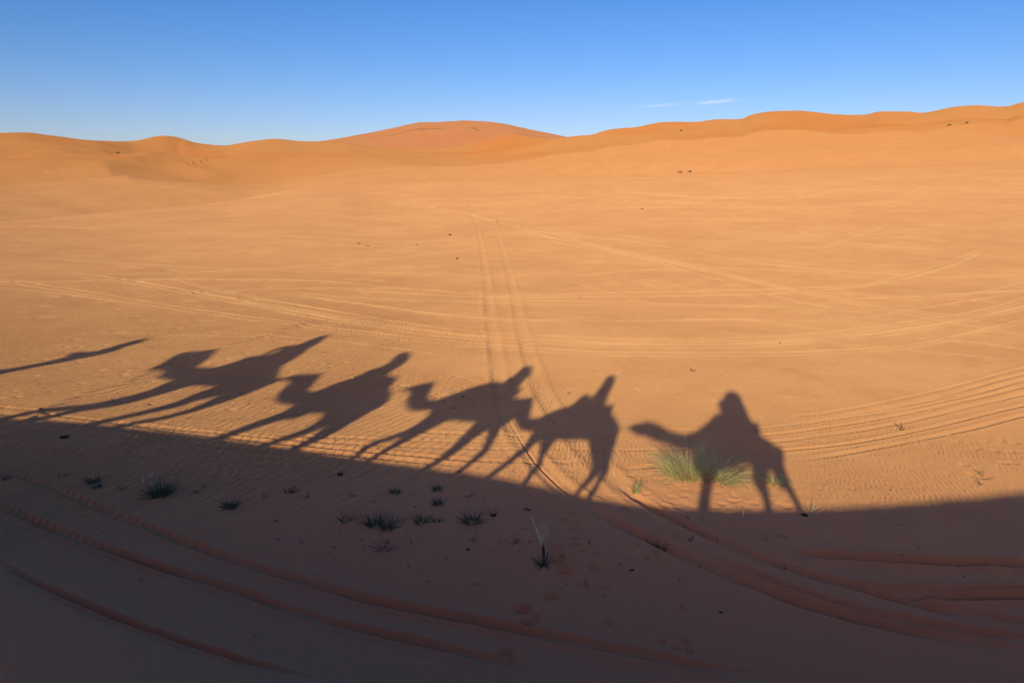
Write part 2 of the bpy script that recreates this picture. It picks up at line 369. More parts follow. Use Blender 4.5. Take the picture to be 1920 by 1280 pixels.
rut([(1120,365),(1250,378),(1400,380),(1500,370),(1580,355)], .3, .05, .6, tint=1.); rut([(1150,360),(1300,370),(1450,369),(1540,352)], .3, .05, .6, tint=1.)
rut([(1170,368),(1300,382),(1450,378),(1560,360)], .3, .04, .6, tint=.8); rut([(1320,378),(1350,388)], .3, .05, .6)
rut([(1540,465),(1600,445),(1680,415)], .2, .03, .6, tint=.9); rut([(1480,430),(1600,455),(1800,470)], .2, .03, .6, tint=.8)
for pts in ([(1062,334),(1075,305)],[(1095,332),(1115,302)],[(1108,294),(1135,315),(1160,331)],[(1130,300),(1150,315),(1182,331)],[(1195,324),(1225,305),(1262,284)],[(1290,290),(1350,303)],[(1085,330),(1098,306)],[(1120,296),(1145,315),(1170,331)],[(1205,322),(1240,300),(1268,290)]):
    rut(pts, .4, .09, .6, endfade=False, tint=.25)
rng = random.Random(4)
rnd_ft = [(rng.uniform(-200, 260), rng.uniform(20, 290)) for _ in range(22)]
# foot and hoof prints
for (px, py, rd, dp) in [(q[0], q[1], q[2] * .72, q[3] * 1.25) for q in [(1075,962,.10,.04),(1060,975,.11,.045),(1078,990,.11,.045),(1078,1021,.10,.045),(1055,1040,.11,.06),(1050,1051,.16,.06),(1060,1070,.17,.075),(1035,1118,.15,.07),(980,1142,.16,.09),(992,1166,.16,.075),(950,1223,.14,.06)]]:
    pit(px, py, rd, dp, 1.15)
for i in range(12): pit(1035 + i * 19 + rng.uniform(-4, 4), 411 + rng.uniform(-2, 3), .35, .06)
for i in range(22): pit(1062 + rnd_ft[i][0], 965 + rnd_ft[i][1], .07, .05)
for i in range(15): pit(1240 - i * 6.4 + rng.uniform(-3, 3) * 2, 560 + i * 11 + rng.uniform(-3, 3), .16, .035)
for i in range(26): pit(0 + i * 17 + rng.uniform(-4, 4), 423 - i * 1.8 + rng.uniform(-2, 2), .5, .12)
for i in range(12): pit(440 + i * 14, 376 - i * 2 + rng.uniform(-1, 1), .5, .10)
for i in range(16): pit(745 + rng.uniform(-14, 22), 460 + rng.uniform(-6, 22), .25, .05)
for i in range(26): pit(1400 + rng.uniform(0, 480), 560 + rng.uniform(-15, 70), .17, .03)
for i in range(20): pit(1840 + rng.uniform(-60, 90), 865 + rng.uniform(-50, 35), .12, .025)
for i in range(40): pit(1150 + rng.uniform(0, 330), 930 + rng.uniform(-40, 25), .10, .02)
for (px, py) in ((222, 581), (212, 580), (1545, 750), (1480, 745), (1598,556), (1300,690), (648,448), (700,452)): pit(px, py, .12, .04, 2)
for i in range(60): pit(1180 + rng.uniform(0, 700), 1040 + rng.uniform(-60, 60), .05, .014, 2)
for i in range(90): pit(rng.uniform(0, 1300), 1150 + rng.uniform(-110, 120), .035, .009, 2.2)
for i in range(50): pit(700 + rng.uniform(-200, 700), 960 + rng.uniform(-40, 120), .05, .012, 2)
for i in range(420):
    px = rng.uniform(0, 1920); py = 350 + 420 * rng.random() ** 1.3; pit(px, py, .10 + .0035 * max(0, 640 - py), rng.uniform(.02, .045), rng.uniform(1, 2.2))
# churned, grainy surface
m = (RR < 40)
g_ = 1 - sstep(14, 19, RR[m])
Z[m] += (.004 + .005 * g_) * fbm(X[m] * 3.2, Y[m] * 3.2, 61, 3) + (.0022 + .0035 * g_) * fbm(X[m] * 12, Y[m] * 12, 66, 2)

verts = np.stack([X, Y, Z], -1)[1:].reshape(-1, 3)
verts = np.vstack([verts, [[0, 0, float(base_height(np.array([0.]), np.array([0.]))[0])]]]); NV = len(verts)
ii, jj = np.meshgrid(np.arange(NR - 2), np.arange(NA), indexing='ij'); j2 = (jj + 1) % NA
quads = np.stack([ii*NA + jj, ii*NA + j2, (ii+1)*NA + j2, (ii+1)*NA + jj], -1).reshape(-1, 4)[:, ::-1]
jc = np.arange(NA); tris = np.stack([np.full(NA, NV-1), (jc+1) % NA, jc], -1)
me = bpy.data.meshes.new('sand_ground')
me.vertices.add(NV); me.vertices.foreach_set('co', verts.astype(np.float32).ravel())
nl = quads.size + tris.size; me.loops.add(nl)
me.loops.foreach_set('vertex_index', np.concatenate([quads.ravel(), tris.ravel()]).astype(np.int32))
me.polygons.add(len(quads) + len(tris))
me.polygons.foreach_set('loop_start', np.concatenate([np.arange(len(quads))*4, quads.size + np.arange(len(tris))*3]).astype(np.int32))
me.polygons.foreach_set('loop_total', np.concatenate([np.full(len(quads), 4), np.full(len(tris), 3)]).astype(np.int32))
me.polygons.foreach_set('use_smooth', np.ones(len(quads) + len(tris), bool))
me.update(); me.validate()
at_ = me.attributes.new('track', 'FLOAT', 'POINT'); at_.data.foreach_set('value', np.append(TRK[1:].ravel(), 0).astype(np.float32))
ground = bpy.data.objects.new('sand_ground', me); C.objects.link(ground); ground['kind'] = 'structure'
print('ground', NR, NA, NV)

# ------------------------------------------------------------------ materials
def newmat(name):
    m = bpy.data.materials.new(name); m.use_nodes = True; t = m.node_tree; t.nodes.clear()
    return m, t, t.nodes.new('ShaderNodeOutputMaterial')
def N(t, kind, **kw):
    n = t.nodes.new(kind)
    for k, v in kw.items():
        if k in n.inputs.keys(): n.inputs[k].default_value = v
        else: setattr(n, k, v)
    return n
def sand_material():
    m, t, out = newmat('sand')
    L = t.links.new
    geo = N(t, 'ShaderNodeNewGeometry'); pos = geo.outputs['Position']
    def mth(op, a, b=None, clamp=False):
        n = N(t, 'ShaderNodeMath', operation=op); n.use_clamp = clamp
        for i, v in enumerate((a, b)):
            if v is None: continue
            if isinstance(v, (int, float)): n.inputs[i].default_value = v
            else: L(v, n.inputs[i])
        return n.outputs[0]
    def noise(scale, detail=3, rough=.5, vec=None, dist=0):
        n = N(t, 'ShaderNodeTexNoise'); n.inputs['Scale'].default_value = scale; n.inputs['Detail'].default_value = detail
        n.inputs['Roughness'].default_value = rough; n.inputs['Distortion'].default_value = dist; L(vec or pos, n.inputs['Vector']); return n.outputs[0]
    def mixc(f, a, b):
        n = N(t, 'ShaderNodeMix'); n.data_type = 'RGBA'
        if isinstance(f, (int, float)): n.inputs[0].default_value = f
        else: L(f, n.inputs[0])
        for i, v in ((6, a), (7, b)):
            if isinstance(v, tuple): n.inputs[i].default_value = (*v, 1)
            else: L(v, n.inputs[i])
        return n.outputs[2]
    def mr(v, a, b, c=0, d=1, smooth=True):
        n = N(t, 'ShaderNodeMapRange'); n.interpolation_type = 'SMOOTHSTEP' if smooth else 'LINEAR'
        L(v, n.inputs[0]); n.inputs[1].default_value = a; n.inputs[2].default_value = b; n.inputs[3].default_value = c; n.inputs[4].default_value = d; return n.outputs[0]
    sep = N(t, 'ShaderNodeSeparateXYZ'); L(pos, sep.inputs[0])
    ln = N(t, 'ShaderNodeVectorMath', operation='LENGTH'); L(pos, ln.inputs[0]); dist = ln.outputs['Value']
    near = (.75, .33, .138); pale = (.81, .372, .155); mid = (.64, .27, .092); red = (.64, .235, .075); rust=(.60,.24,.105)
    c = mixc(mr(noise(.09, 4, .6), .35, .65), near, pale)
    c = mixc(mth('MULTIPLY', mr(noise(.55, 6, .65), .46, .70), .45), c, (.66, .275, .115))
    c = mixc(mth('MULTIPLY', mr(noise(2.6, 5, .7), .48, .75), .25), c, (.86, .42, .19))
    c = mixc(mr(mth('ADD', dist, mth('MULTIPLY', noise(.012, 3), 120)), 215, 600), c, mid)
    c = mixc(mth('MULTIPLY', mr(noise(.006, 4, .55), .42, .62), mr(dist, 330, 640)), c, red)
    c = mixc(mr(dist, 930, 1080), c, rust)
    # the sand of the near ridge and its foot is redder
    c = mixc(mth('MULTIPLY', mr(mth('ADD', dist, mth('MULTIPLY', noise(.35, 4, .6), 9)), 25, 15), .85), c, (.83, .325, .148))
    # two sets of wind ripples, used for bump height only
    map1 = N(t, 'ShaderNodeMapping'); L(pos, map1.inputs[0]); map1.inputs['Rotation'].default_value = (0, 0, R(32))
    w = N(t, 'ShaderNodeTexWave', wave_type='BANDS', bands_direction='X'); L(map1.outputs[0], w.inputs['Vector'])
    w.inputs['Scale'].default_value = 1.2; w.inputs['Distortion'].default_value = 3.2; w.inputs['Detail'].default_value = 2.5; w.inputs['Detail Scale'].default_value = .9; w.inputs['Detail Roughness'].default_value = .55
    map2 = N(t, 'ShaderNodeMapping'); L(pos, map2.inputs[0]); map2.inputs['Rotation'].default_value = (0, 0, R(12))
    w2 = N(t, 'ShaderNodeTexWave', wave_type='BANDS', bands_direction='X'); L(map2.outputs[0], w2.inputs['Vector'])
    w2.inputs['Scale'].default_value = 2.6; w2.inputs['Distortion'].default_value = 7.5; w2.inputs['Detail'].default_value = 3; w2.inputs['Detail Scale'].default_value = 1.1
    # ripples are strongest on the open sand at the left, weak elsewhere
    left = mr(mth('ADD', sep.outputs['X'], mth('MULTIPLY', noise(.25, 2), 8)), 6, -3)
    nearm = mth('MULTIPLY', mr(dist, 75, 30), mr(dist, 12.5, 17.5))
    ridgeh = mr(sep.outputs['Z'], 1.2, .3)
    patch = mr(noise(.16, 3, .5), .40, .62)
    a1 = mth('MULTIPLY', mth('MULTIPLY', left, nearm), ridgeh)
    a2 = mth('MULTIPLY', mth('MULTIPLY', patch, mth('MULTIPLY', mr(dist, 130, 45), mr(dist, 12.5, 17.5))), 1.1)
    h1 = mth('MULTIPLY', w.outputs['Fac'], mth('ADD', mth('MULTIPLY', a1, 4.6), .12))
    h2 = mth('MULTIPLY', w2.outputs['Fac'], a2)
    grain = mth('MULTIPLY', noise(38, 3, .7), .22)
    clod = mth('MULTIPLY', noise(5.5, 5, .65), 1.1)
    hgt = mth('ADD', mth('ADD', h1, h2), mth('ADD', grain, clod))
    bmp = N(t, 'ShaderNodeBump'); bmp.inputs['Strength'].default_value = 1; bmp.inputs['Distance'].default_value = .012
    L(hgt, bmp.inputs['Height'])
    # broad wind-rows on far dunes
    fw = noise(.05, 5, .6)
    b2 = N(t, 'ShaderNodeBump'); b2.inputs['Strength'].default_value = 1; b2.inputs['Distance'].default_value = .5
    L(mth('MULTIPLY', fw, mr(dist, 60, 400)), b2.inputs['Height']); L(bmp.outputs[0], b2.inputs['Normal'])
    atn = N(t, 'ShaderNodeAttribute'); atn.attribute_name = 'track'
    c = mixc(mth('MULTIPLY', atn.outputs['Fac'], .45), c, (.92, .52, .235))
    spk = mth('MULTIPLY', mr(noise(60, 2, .8), .55, .8), .18)
    c = mixc(spk, c, (.30, .16, .09))
    bs = N(t, 'ShaderNodeBsdfDiffuse'); bs.inputs['Roughness'].default_value = 1.0
    L(c, bs.inputs['Color']); L(b2.outputs[0], bs.inputs['Normal']); L(bs.outputs[0], out.inputs[0])
    return m
ground.data.materials.append(sand_material())

def plain(name, col, col2=None, scale=8, rough=.85, coat=0, trans=0):
    m, t, out = newmat(name)
    b = N(t, 'ShaderNodeBsdfPrincipled'); b.inputs['Roughness'].default_value = rough
    col2 = col2 or tuple(v * .7 for v in col)
    n = N(t, 'ShaderNodeTexNoise'); n.inputs['Scale'].default_value = scale; n.inputs['Detail'].default_value = 5
    tcn = N(t, 'ShaderNodeTexCoord'); t.links.new(tcn.outputs['Object'], n.inputs['Vector'])
    mx = N(t, 'ShaderNodeMix'); mx.data_type = 'RGBA'; mx.inputs[6].default_value = (*col, 1); mx.inputs[7].default_value = (*col2, 1)
    mrn = N(t, 'ShaderNodeMapRange'); t.links.new(n.outputs[0], mrn.inputs[0]); mrn.inputs[1].default_value = .35; mrn.inputs[2].default_value = .65
    t.links.new(mrn.outputs[0], mx.inputs[0]); t.links.new(mx.outputs[2], b.inputs['Base Color'])
    if trans:
        tr = N(t, 'ShaderNodeBsdfTranslucent'); t.links.new(mx.outputs[2], tr.inputs[0])
        ms = N(t, 'ShaderNodeMixShader'); ms.inputs[0].default_value = trans
        t.links.new(b.outputs[0], ms.inputs[1]); t.links.new(tr.outputs[0], ms.inputs[2]); t.links.new(ms.outputs[0], out.inputs[0])
    else: t.links.new(b.outputs[0], out.inputs[0])
    return m
M = dict(
 camel=plain('camel_hair', (.36, .22, .11), (.24, .14, .07), 6), camel2=plain('pale_camel_hair', (.46, .32, .19), (.34, .22, .12), 6),
 blanket=plain('red_blanket', (.32, .05, .04), (.12, .03, .05), 12), blanket2=plain('blue_blanket', (.05, .09, .25), (.25, .2, .12), 12),
 skin=plain('skin', (.42, .24, .15), (.38, .21, .13), 5, .6), blue=plain('blue_cloth', (.06, .12, .32), None, 5), white=plain('white_cloth', (.7, .68, .62), None, 5),
 dark=plain('dark_cloth', (.05, .05, .06), None, 5), olive=plain('olive_cloth', (.14, .15, .08), None, 5), rope=plain('rope', (.3, .22, .12), None, 40),
 metal=plain('dark_iron', (.06, .05, .05), None, 20, .5), phone=plain('phone_case', (.02, .02, .02), None, 20, .3),
 grass=plain('green_grass', (.66, .60, .20), (.84, .72, .34), 3, .6, trans=.4), straw=plain('dry_grass', (.92, .76, .42), (.78, .58, .30), 3, .7, trans=.2),
 duskgrass=plain('dusky_green_leaves', (.08, .11, .055), (.13, .12, .07), 5, .8), twig=plain('dead_twig', (.20, .12, .08), (.12, .07, .05), 8, .9),
 pale=plain('bleached_straw', (.75, .70, .55), (.6, .52, .38), 6, .7), dung=plain('dark_clod', (.09, .045, .03), (.05, .03, .02), 12, .9),
 shrub=plain('grey_green_leaves', (.20, .18, .08), (.26, .20, .10), 3, .8))

def tag(o, label, cat, group=None):
    o['label'] = label; o['category'] = cat
    if group: o['group'] = group
    return o
def link_mesh(name, v, f, mat, parent=None, smooth=True):
    me = bpy.data.meshes.new(name); me.from_pydata([tuple(map(float, p)) for p in v], [], [tuple(int(i) for i in q) for q in f]); me.update()
    if smooth: me.polygons.foreach_set('use_smooth', [True] * len(me.polygons))
    o = bpy.data.objects.new(name, me); C.objects.link(o); me.materials.append(mat)
    if parent is not None: o.parent = parent
    return o
def empty(name, loc, label, cat, group=None):
    o = bpy.data.objects.new(name, None); C.objects.link(o); o.location = tuple(map(float, loc)); o.empty_display_size = .2
    return tag(o, label, cat, group)

# ------------------------------------------------------------------ the caravan on the ridge (behind and beside the camera)
def tube(c, r, rl, up_hint=None, ns=14):
    """closed tube: centres c, in-plane radius r, sideways radius rl"""
    c = np.asarray(c, float); r = np.asarray(r, float); rl = np.asarray(rl, float); n = len(c); v = []; f = []
    for i in range(n):
        t = c[min(i+1, n-1)] - c[max(i-1, 0)]; t = t / (np.linalg.norm(t) + 1e-9)
        e1 = np.cross(ND, t); e1n = np.linalg.norm(e1)
        e1 = e1 / e1n if e1n > .2 else np.array([0, 0, 1.0])
        e2 = np.cross(t, e1); e2 /= np.linalg.norm(e2)
        for k in range(ns):
            a = 2 * math.pi * k / ns; v.append(c[i] + e1 * r[i] * math.cos(a) + e2 * rl[i] * math.sin(a))
    for i in range(n - 1):
        for k in range(ns): f.append((i*ns+k, i*ns+(k+1) % ns, (i+1)*ns+(k+1) % ns, (i+1)*ns+k))
    for end, s in ((0, -1), (n-1, 1)):
        j = 1 if end == 0 else n - 2
        t = c[end] - c[j]; t = t / (np.linalg.norm(t) + 1e-9)
        b0 = end * ns; prev = list(range(b0, b0 + ns))
        for fr, ext in ((.8, .5), (.45, .82)):
            st = len(v)
            for k in range(ns): v.append(c[end] + (v[b0+k] - c[end]) * fr + t * min(r[end], rl[end]) * ext)
            cur = list(range(st, st + ns))
            for k in range(ns): f.append((prev[k], cur[k], cur[(k+1) % ns], prev[(k+1) % ns]))
            prev = cur
        st = len(v); v.append(c[end] + t * min(r[end], rl[end]) * .95)
        for k in range(ns): f.append((prev[k], st, prev[(k+1) % ns]))
    return v, f
def resample(c, r, rl, step=.06):
    A = np.column_stack([c, r, rl]); Q = np.vstack([2*A[0]-A[1], A, 2*A[-1]-A[-2]]); out = []
    for i in range(1, len(Q) - 2):
        n = max(2, min(14, int(np.linalg.norm(Q[i+1][:3] - Q[i][:3]) / step)))
        t = np.linspace(0, 1, n, endpoint=False)[:, None]
        out.append(.5 * ((2*Q[i]) + (-Q[i-1]+Q[i+1])*t + (2*Q[i-1]-5*Q[i]+4*Q[i+1]-Q[i+2])*t*t + (-Q[i-1]+3*Q[i]-3*Q[i+1]+Q[i+2])*t**3))
    out.append(A[-1:]); A = np.vstack(out); return A[:, :3], np.maximum(A[:, 3], .008), np.maximum(A[:, 4], .008)
def px_chain(pts, side=0.0, slim=1.0, lat=1.0, cap=9.0):
    """shadow outline points (x, y, half width) -> a limb standing above the ridge, 'side' metres off its middle"""
    a = np.array(pts, float); c = to_plane(a[:, 0], a[:, 1])
    rr = []
    for i in range(len(a)):
        j0, j1 = max(i-1, 0), min(i+1, len(a)-1)
        t2 = a[j1, :2] - a[j0, :2]; t2 /= np.linalg.norm(t2) + 1e-9; nn = np.array([-t2[1], t2[0]])
        tt = c[j1] - c[j0]; tt = tt / (np.linalg.norm(tt) + 1e-9)
        w = []
        for s in (-1, 1):
            qv = a[i, :2] + s * nn * a[i, 2]; q3 = to_plane(qv[0:1], qv[1:2])[0] - c[i]
            w.append(np.linalg.norm(q3 - tt * (q3 @ tt)))
        rr.append(sum(w) / 2 * slim)
    rr = np.array(rr)
    c = c + SUN[None, :] * (side / (SUN @ ND))
    return c, rr, np.minimum(rr * lat, cap)
def fuse(parts, name, mat, parent, voxel=.035):
    v = []; f = []
    for pv, pf in parts:
        b = len(v); v += list(pv); f += [tuple(i + b for i in q) for q in pf]
    inv = parent.matrix_basis.translation if parent is not None else Vector((0, 0, 0))
    v = [np.asarray(p) - np.array(inv) for p in v]
    o = link_mesh(name, v, f, mat, parent)
    md = o.modifiers.new('fuse', 'REMESH'); md.mode = 'VOXEL'; md.voxel_size = voxel
    md2 = o.modifiers.new('even', 'SMOOTH'); md2.factor = .5; md2.iterations = 2
    dg = bpy.context.evaluated_depsgraph_get(); nm = bpy.data.meshes.new_from_object(o.evaluated_get(dg))
    o.modifiers.clear(); o.data = nm; nm.name = name
    nm.polygons.foreach_set('use_smooth', [True] * len(nm.polygons))
    if not nm.materials: nm.materials.append(mat)
    return o
def limb(pts, **kw):
    c, r, rl = px_chain(pts, **kw); return tube(*resample(c, r, rl))
def free(cs_, rr, lat=None):
    return tube(*resample(np.array(cs_, float), np.array(rr, float), np.array(lat if lat is not None else rr, float), .05))

def inflate(poly, cap=.42, gain=.8, slide=0.0, step=.03, grow=0.0):
    """a solid body with the given outline (shadow outline points), rounded to its own thickness"""
    a = np.array(poly, float); P3 = to_plane(a[:, 0], a[:, 1]); u = P3 @ LD; w = P3[:, 2]
    u0, u1, w0, w1 = u.min()-.06, u.max()+.06, w.min()-.06, w.max()+.06
    gu = np.arange(u0, u1, step); gw = np.arange(w0, w1, step); U, W = np.meshgrid(gu, gw, indexing='ij')
    ins = np.zeros(U.shape, bool); dist = np.full(U.shape, 1e9); n = len(u)
    for i in range(n):
        x1, y1, x2, y2 = u[i], w[i], u[(i+1) % n], w[(i+1) % n]
        if y1 != y2:
            c = ((W > y1) != (W > y2)) & (U < (x2-x1) * (W-y1) / (y2-y1) + x1); ins ^= c
        l2 = (x2-x1)**2 + (y2-y1)**2 + 1e-12; t = np.clip(((U-x1)*(x2-x1) + (W-y1)*(y2-y1)) / l2, 0, 1)
        dist = np.minimum(dist, np.hypot(U-x1-t*(x2-x1), W-y1-t*(y2-y1)))
    sd = np.where(ins, dist, -dist) + grow; inside = sd > -.012
    th = cap * np.tanh(gain * np.maximum(sd, .004) ** .75 / cap)
    base_ = -(CAM_H * 0)
    o = SUN * slide; v = []; f = []; idx = -np.ones(U.shape + (2,), int)
    for side in (0, 1):
        for (i, j) in np.argwhere(inside):
            h = th[i, j] * (1 if side else -1)
            idx[i, j, side] = len(v); v.append(LD * U[i, j] + np.array([0, 0, W[i, j]]) + ND * h + o)
    cells = inside[:-1, :-1] & inside[1:, :-1] & inside[1:, 1:] & inside[:-1, 1:]
    nx, ny = cells.shape
    for (i, j) in np.argwhere(cells):
        q = [(i, j), (i+1, j), (i+1, j+1), (i, j+1)]
        f.append(tuple(idx[a_, b_, 1] for a_, b_ in q)); f.append(tuple(idx[a_, b_, 0] for a_, b_ in q[::-1]))
        for (di, dj, p, q_) in ((0, -1, (i, j), (i+1, j)), (1, 0, (i+1, j), (i+1, j+1)), (0, 1, (i+1, j+1), (i, j+1)), (-1, 0, (i, j+1), (i, j))):
            a_, b_ = i + di, j + dj
            if a_ < 0 or b_ < 0 or a_ >= nx or b_ >= ny or not cells[a_, b_]:
                f.append((idx[p][0], idx[q_][0], idx[q_][1], idx[p][1]))
    return v, f
OUT = [
 dict(body=[(1177,801),(1186,797),(1200,794),(1214,791),(1226,793),(1238,799),(1252,807),(1268,813),(1283,815),(1296,813),(1306,809),(1320,798),(1340,792),(1400,796),(1418,812),(1432,821),(1446,829),(1457,843),(1464,858),(1468,873),(1455,885),(1440,880),(1425,868),(1412,866),(1395,869),(1370,873),(1350,876),(1335,882),(1318,882),(1308,872),(1304,860),(1300,846),(1290,842),(1277,840),(1258,833),(1240,827),(1228,826),(1216,818),(1204,815),(1196,815),(1188,809),(1180,804)],
  saddle=[(1318,800),(1326,791),(1336,781),(1345,774),(1352,773),(1362,782),(1404,788),(1412,792),(1423,791),(1424,800),(1428,812),(1400,822),(1340,822)],
  rider=[(1348,794),(1354,781),(1356,772),(1350,765),(1348,757),(1353,751),(1359,753),(1361,748),(1364,741),(1370,738),(1377,739),(1384,744),(1389,752),(1394,762),(1398,772),(1404,785),(1409,794)], rh=[(1359,762),(1359,748),(1364,739),(1371,736),(1379,738),(1386,746),(1388,760),(1376,764)]),
 dict(body=[(957,753),(968,748),(985,747),(999,745),(998,755),(994,768),(991,780),(994,785),(1004,785),(1016,782),(1033,772),(1050,766),(1066,762),(1083,760),(1110,758),(1140,764),(1146,777),(1154,788),(1161,800),(1160,808),(1155,818),(1151,828),(1140,835),(1118,835),(1106,828),(1098,823),(1075,824),(1042,823),(1030,828),(1015,828),(1005,822),(1006,810),(1001,807),(988,807),(976,805),(969,797),(964,787),(965,770),(958,760)],
  saddle=[(1064,764),(1074,756),(1083,748),(1090,741),(1098,738),(1104,743),(1106,752),(1116,754),(1130,757),(1140,759),(1151,758),(1149,766),(1146,775),(1120,785),(1080,785)],
  rider=[(1110,764),(1113,750),(1117,738),(1124,728),(1131,718),(1136,711),(1143,706),(1148,708),(1147,720),(1142,731),(1138,740),(1134,750),(1132,764)], rh=[(1135,712),(1143,705),(1149,708),(1147,719),(1138,723),(1133,717)]),
 dict(body=[(753,731),(762,727),(775,724),(790,720),(802,718),(814,717),(809,726),(804,736),(801,744),(805,750),(814,751),(825,749),(840,743),(857,736),(880,728),(900,722),(927,716),(945,722),(962,738),(966,746),(970,756),(968,772),(960,785),(949,792),(930,800),(905,798),(900,788),(875,790),(850,787),(826,788),(812,795),(802,790),(808,775),(809,767),(795,768),(780,770),(771,767),(765,760),(763,750),(769,742),(770,735),(762,732)],
  saddle=[(870,731),(900,721),(927,715),(942,717),(955,722),(970,722),(977,731),(968,740),(950,755),(900,755)],
  rider=[(938,724),(944,717),(955,711),(966,703),(977,695),(984,690),(990,688),(991,697),(988,705),(980,713),(971,722),(960,732),(945,735)], rh=[(976,695),(984,689),(991,687),(992,697),(988,706),(980,709),(974,702)]),
 dict(body=[(531,710),(543,706),(556,702),(578,702),(603,701),(594,710),(584,721),(574,731),(580,735),(594,734),(608,728),(622,721),(640,715),(655,711),(677,702),(700,698),(722,704),(728,720),(729,728),(732,740),(728,752),(718,760),(703,768),(688,776),(668,789),(645,795),(632,785),(634,770),(618,774),(602,773),(575,774),(546,773),(540,768),(550,758),(540,757),(526,756),(516,751),(520,740),(530,729),(542,721),(545,714),(536,712)],
  saddle=[(640,716),(660,709),(677,702),(690,698),(720,698),(735,705),(747,706),(740,717),(728,728),(700,735),(660,730)],
  rider=[(683,699),(690,695),(698,693),(710,690),(722,684),(732,678),(740,671),(747,665),(755,662),(762,664),(760,672),(755,680),(747,687),(737,693),(727,699),(718,706),(700,712)], rh=[(740,671),(747,664),(756,661),(763,663),(761,672),(754,681),(746,682)]),
 dict(body=[(292,691),(303,688),(314,683),(322,677),(333,668),(345,663),(360,660),(385,660),(415,656),(402,664),(388,674),(375,682),(367,688),(380,690),(402,690),(422,685),(440,679),(465,670),(490,667),(515,668),(528,685),(525,695),(520,707),(505,716),(490,722),(470,731),(452,741),(435,740),(425,733),(430,722),(405,724),(385,722),(362,722),(345,725),(335,724),(332,713),(316,711),(296,708),(300,703),(312,697),(305,694)],
  saddle=[(440,680),(465,670),(480,667),(502,665),(520,664),(545,660),(552,672),(540,680),(528,688),(500,692),(460,692)],
  rider=[(515,664),(530,656),(552,649),(566,645),(577,640),(590,635),(602,631),(610,630),(600,639),(586,647),(570,660),(553,672),(535,682),(522,680)], rh=[(584,637),(602,631),(612,629),(600,640),(588,648),(580,645)])]
GUIDE = [(268,635),(252,638),(237,642),(225,645),(215,648),(195,654),(172,659),(158,659),(142,659),(128,663),(120,670),(100,675),(75,680),(50,684),(25,689),(0,692),(-30,698),(-30,708),(0,701),(50,691),(100,682),(150,672),(187,665),(212,659),(235,650),(250,643)]
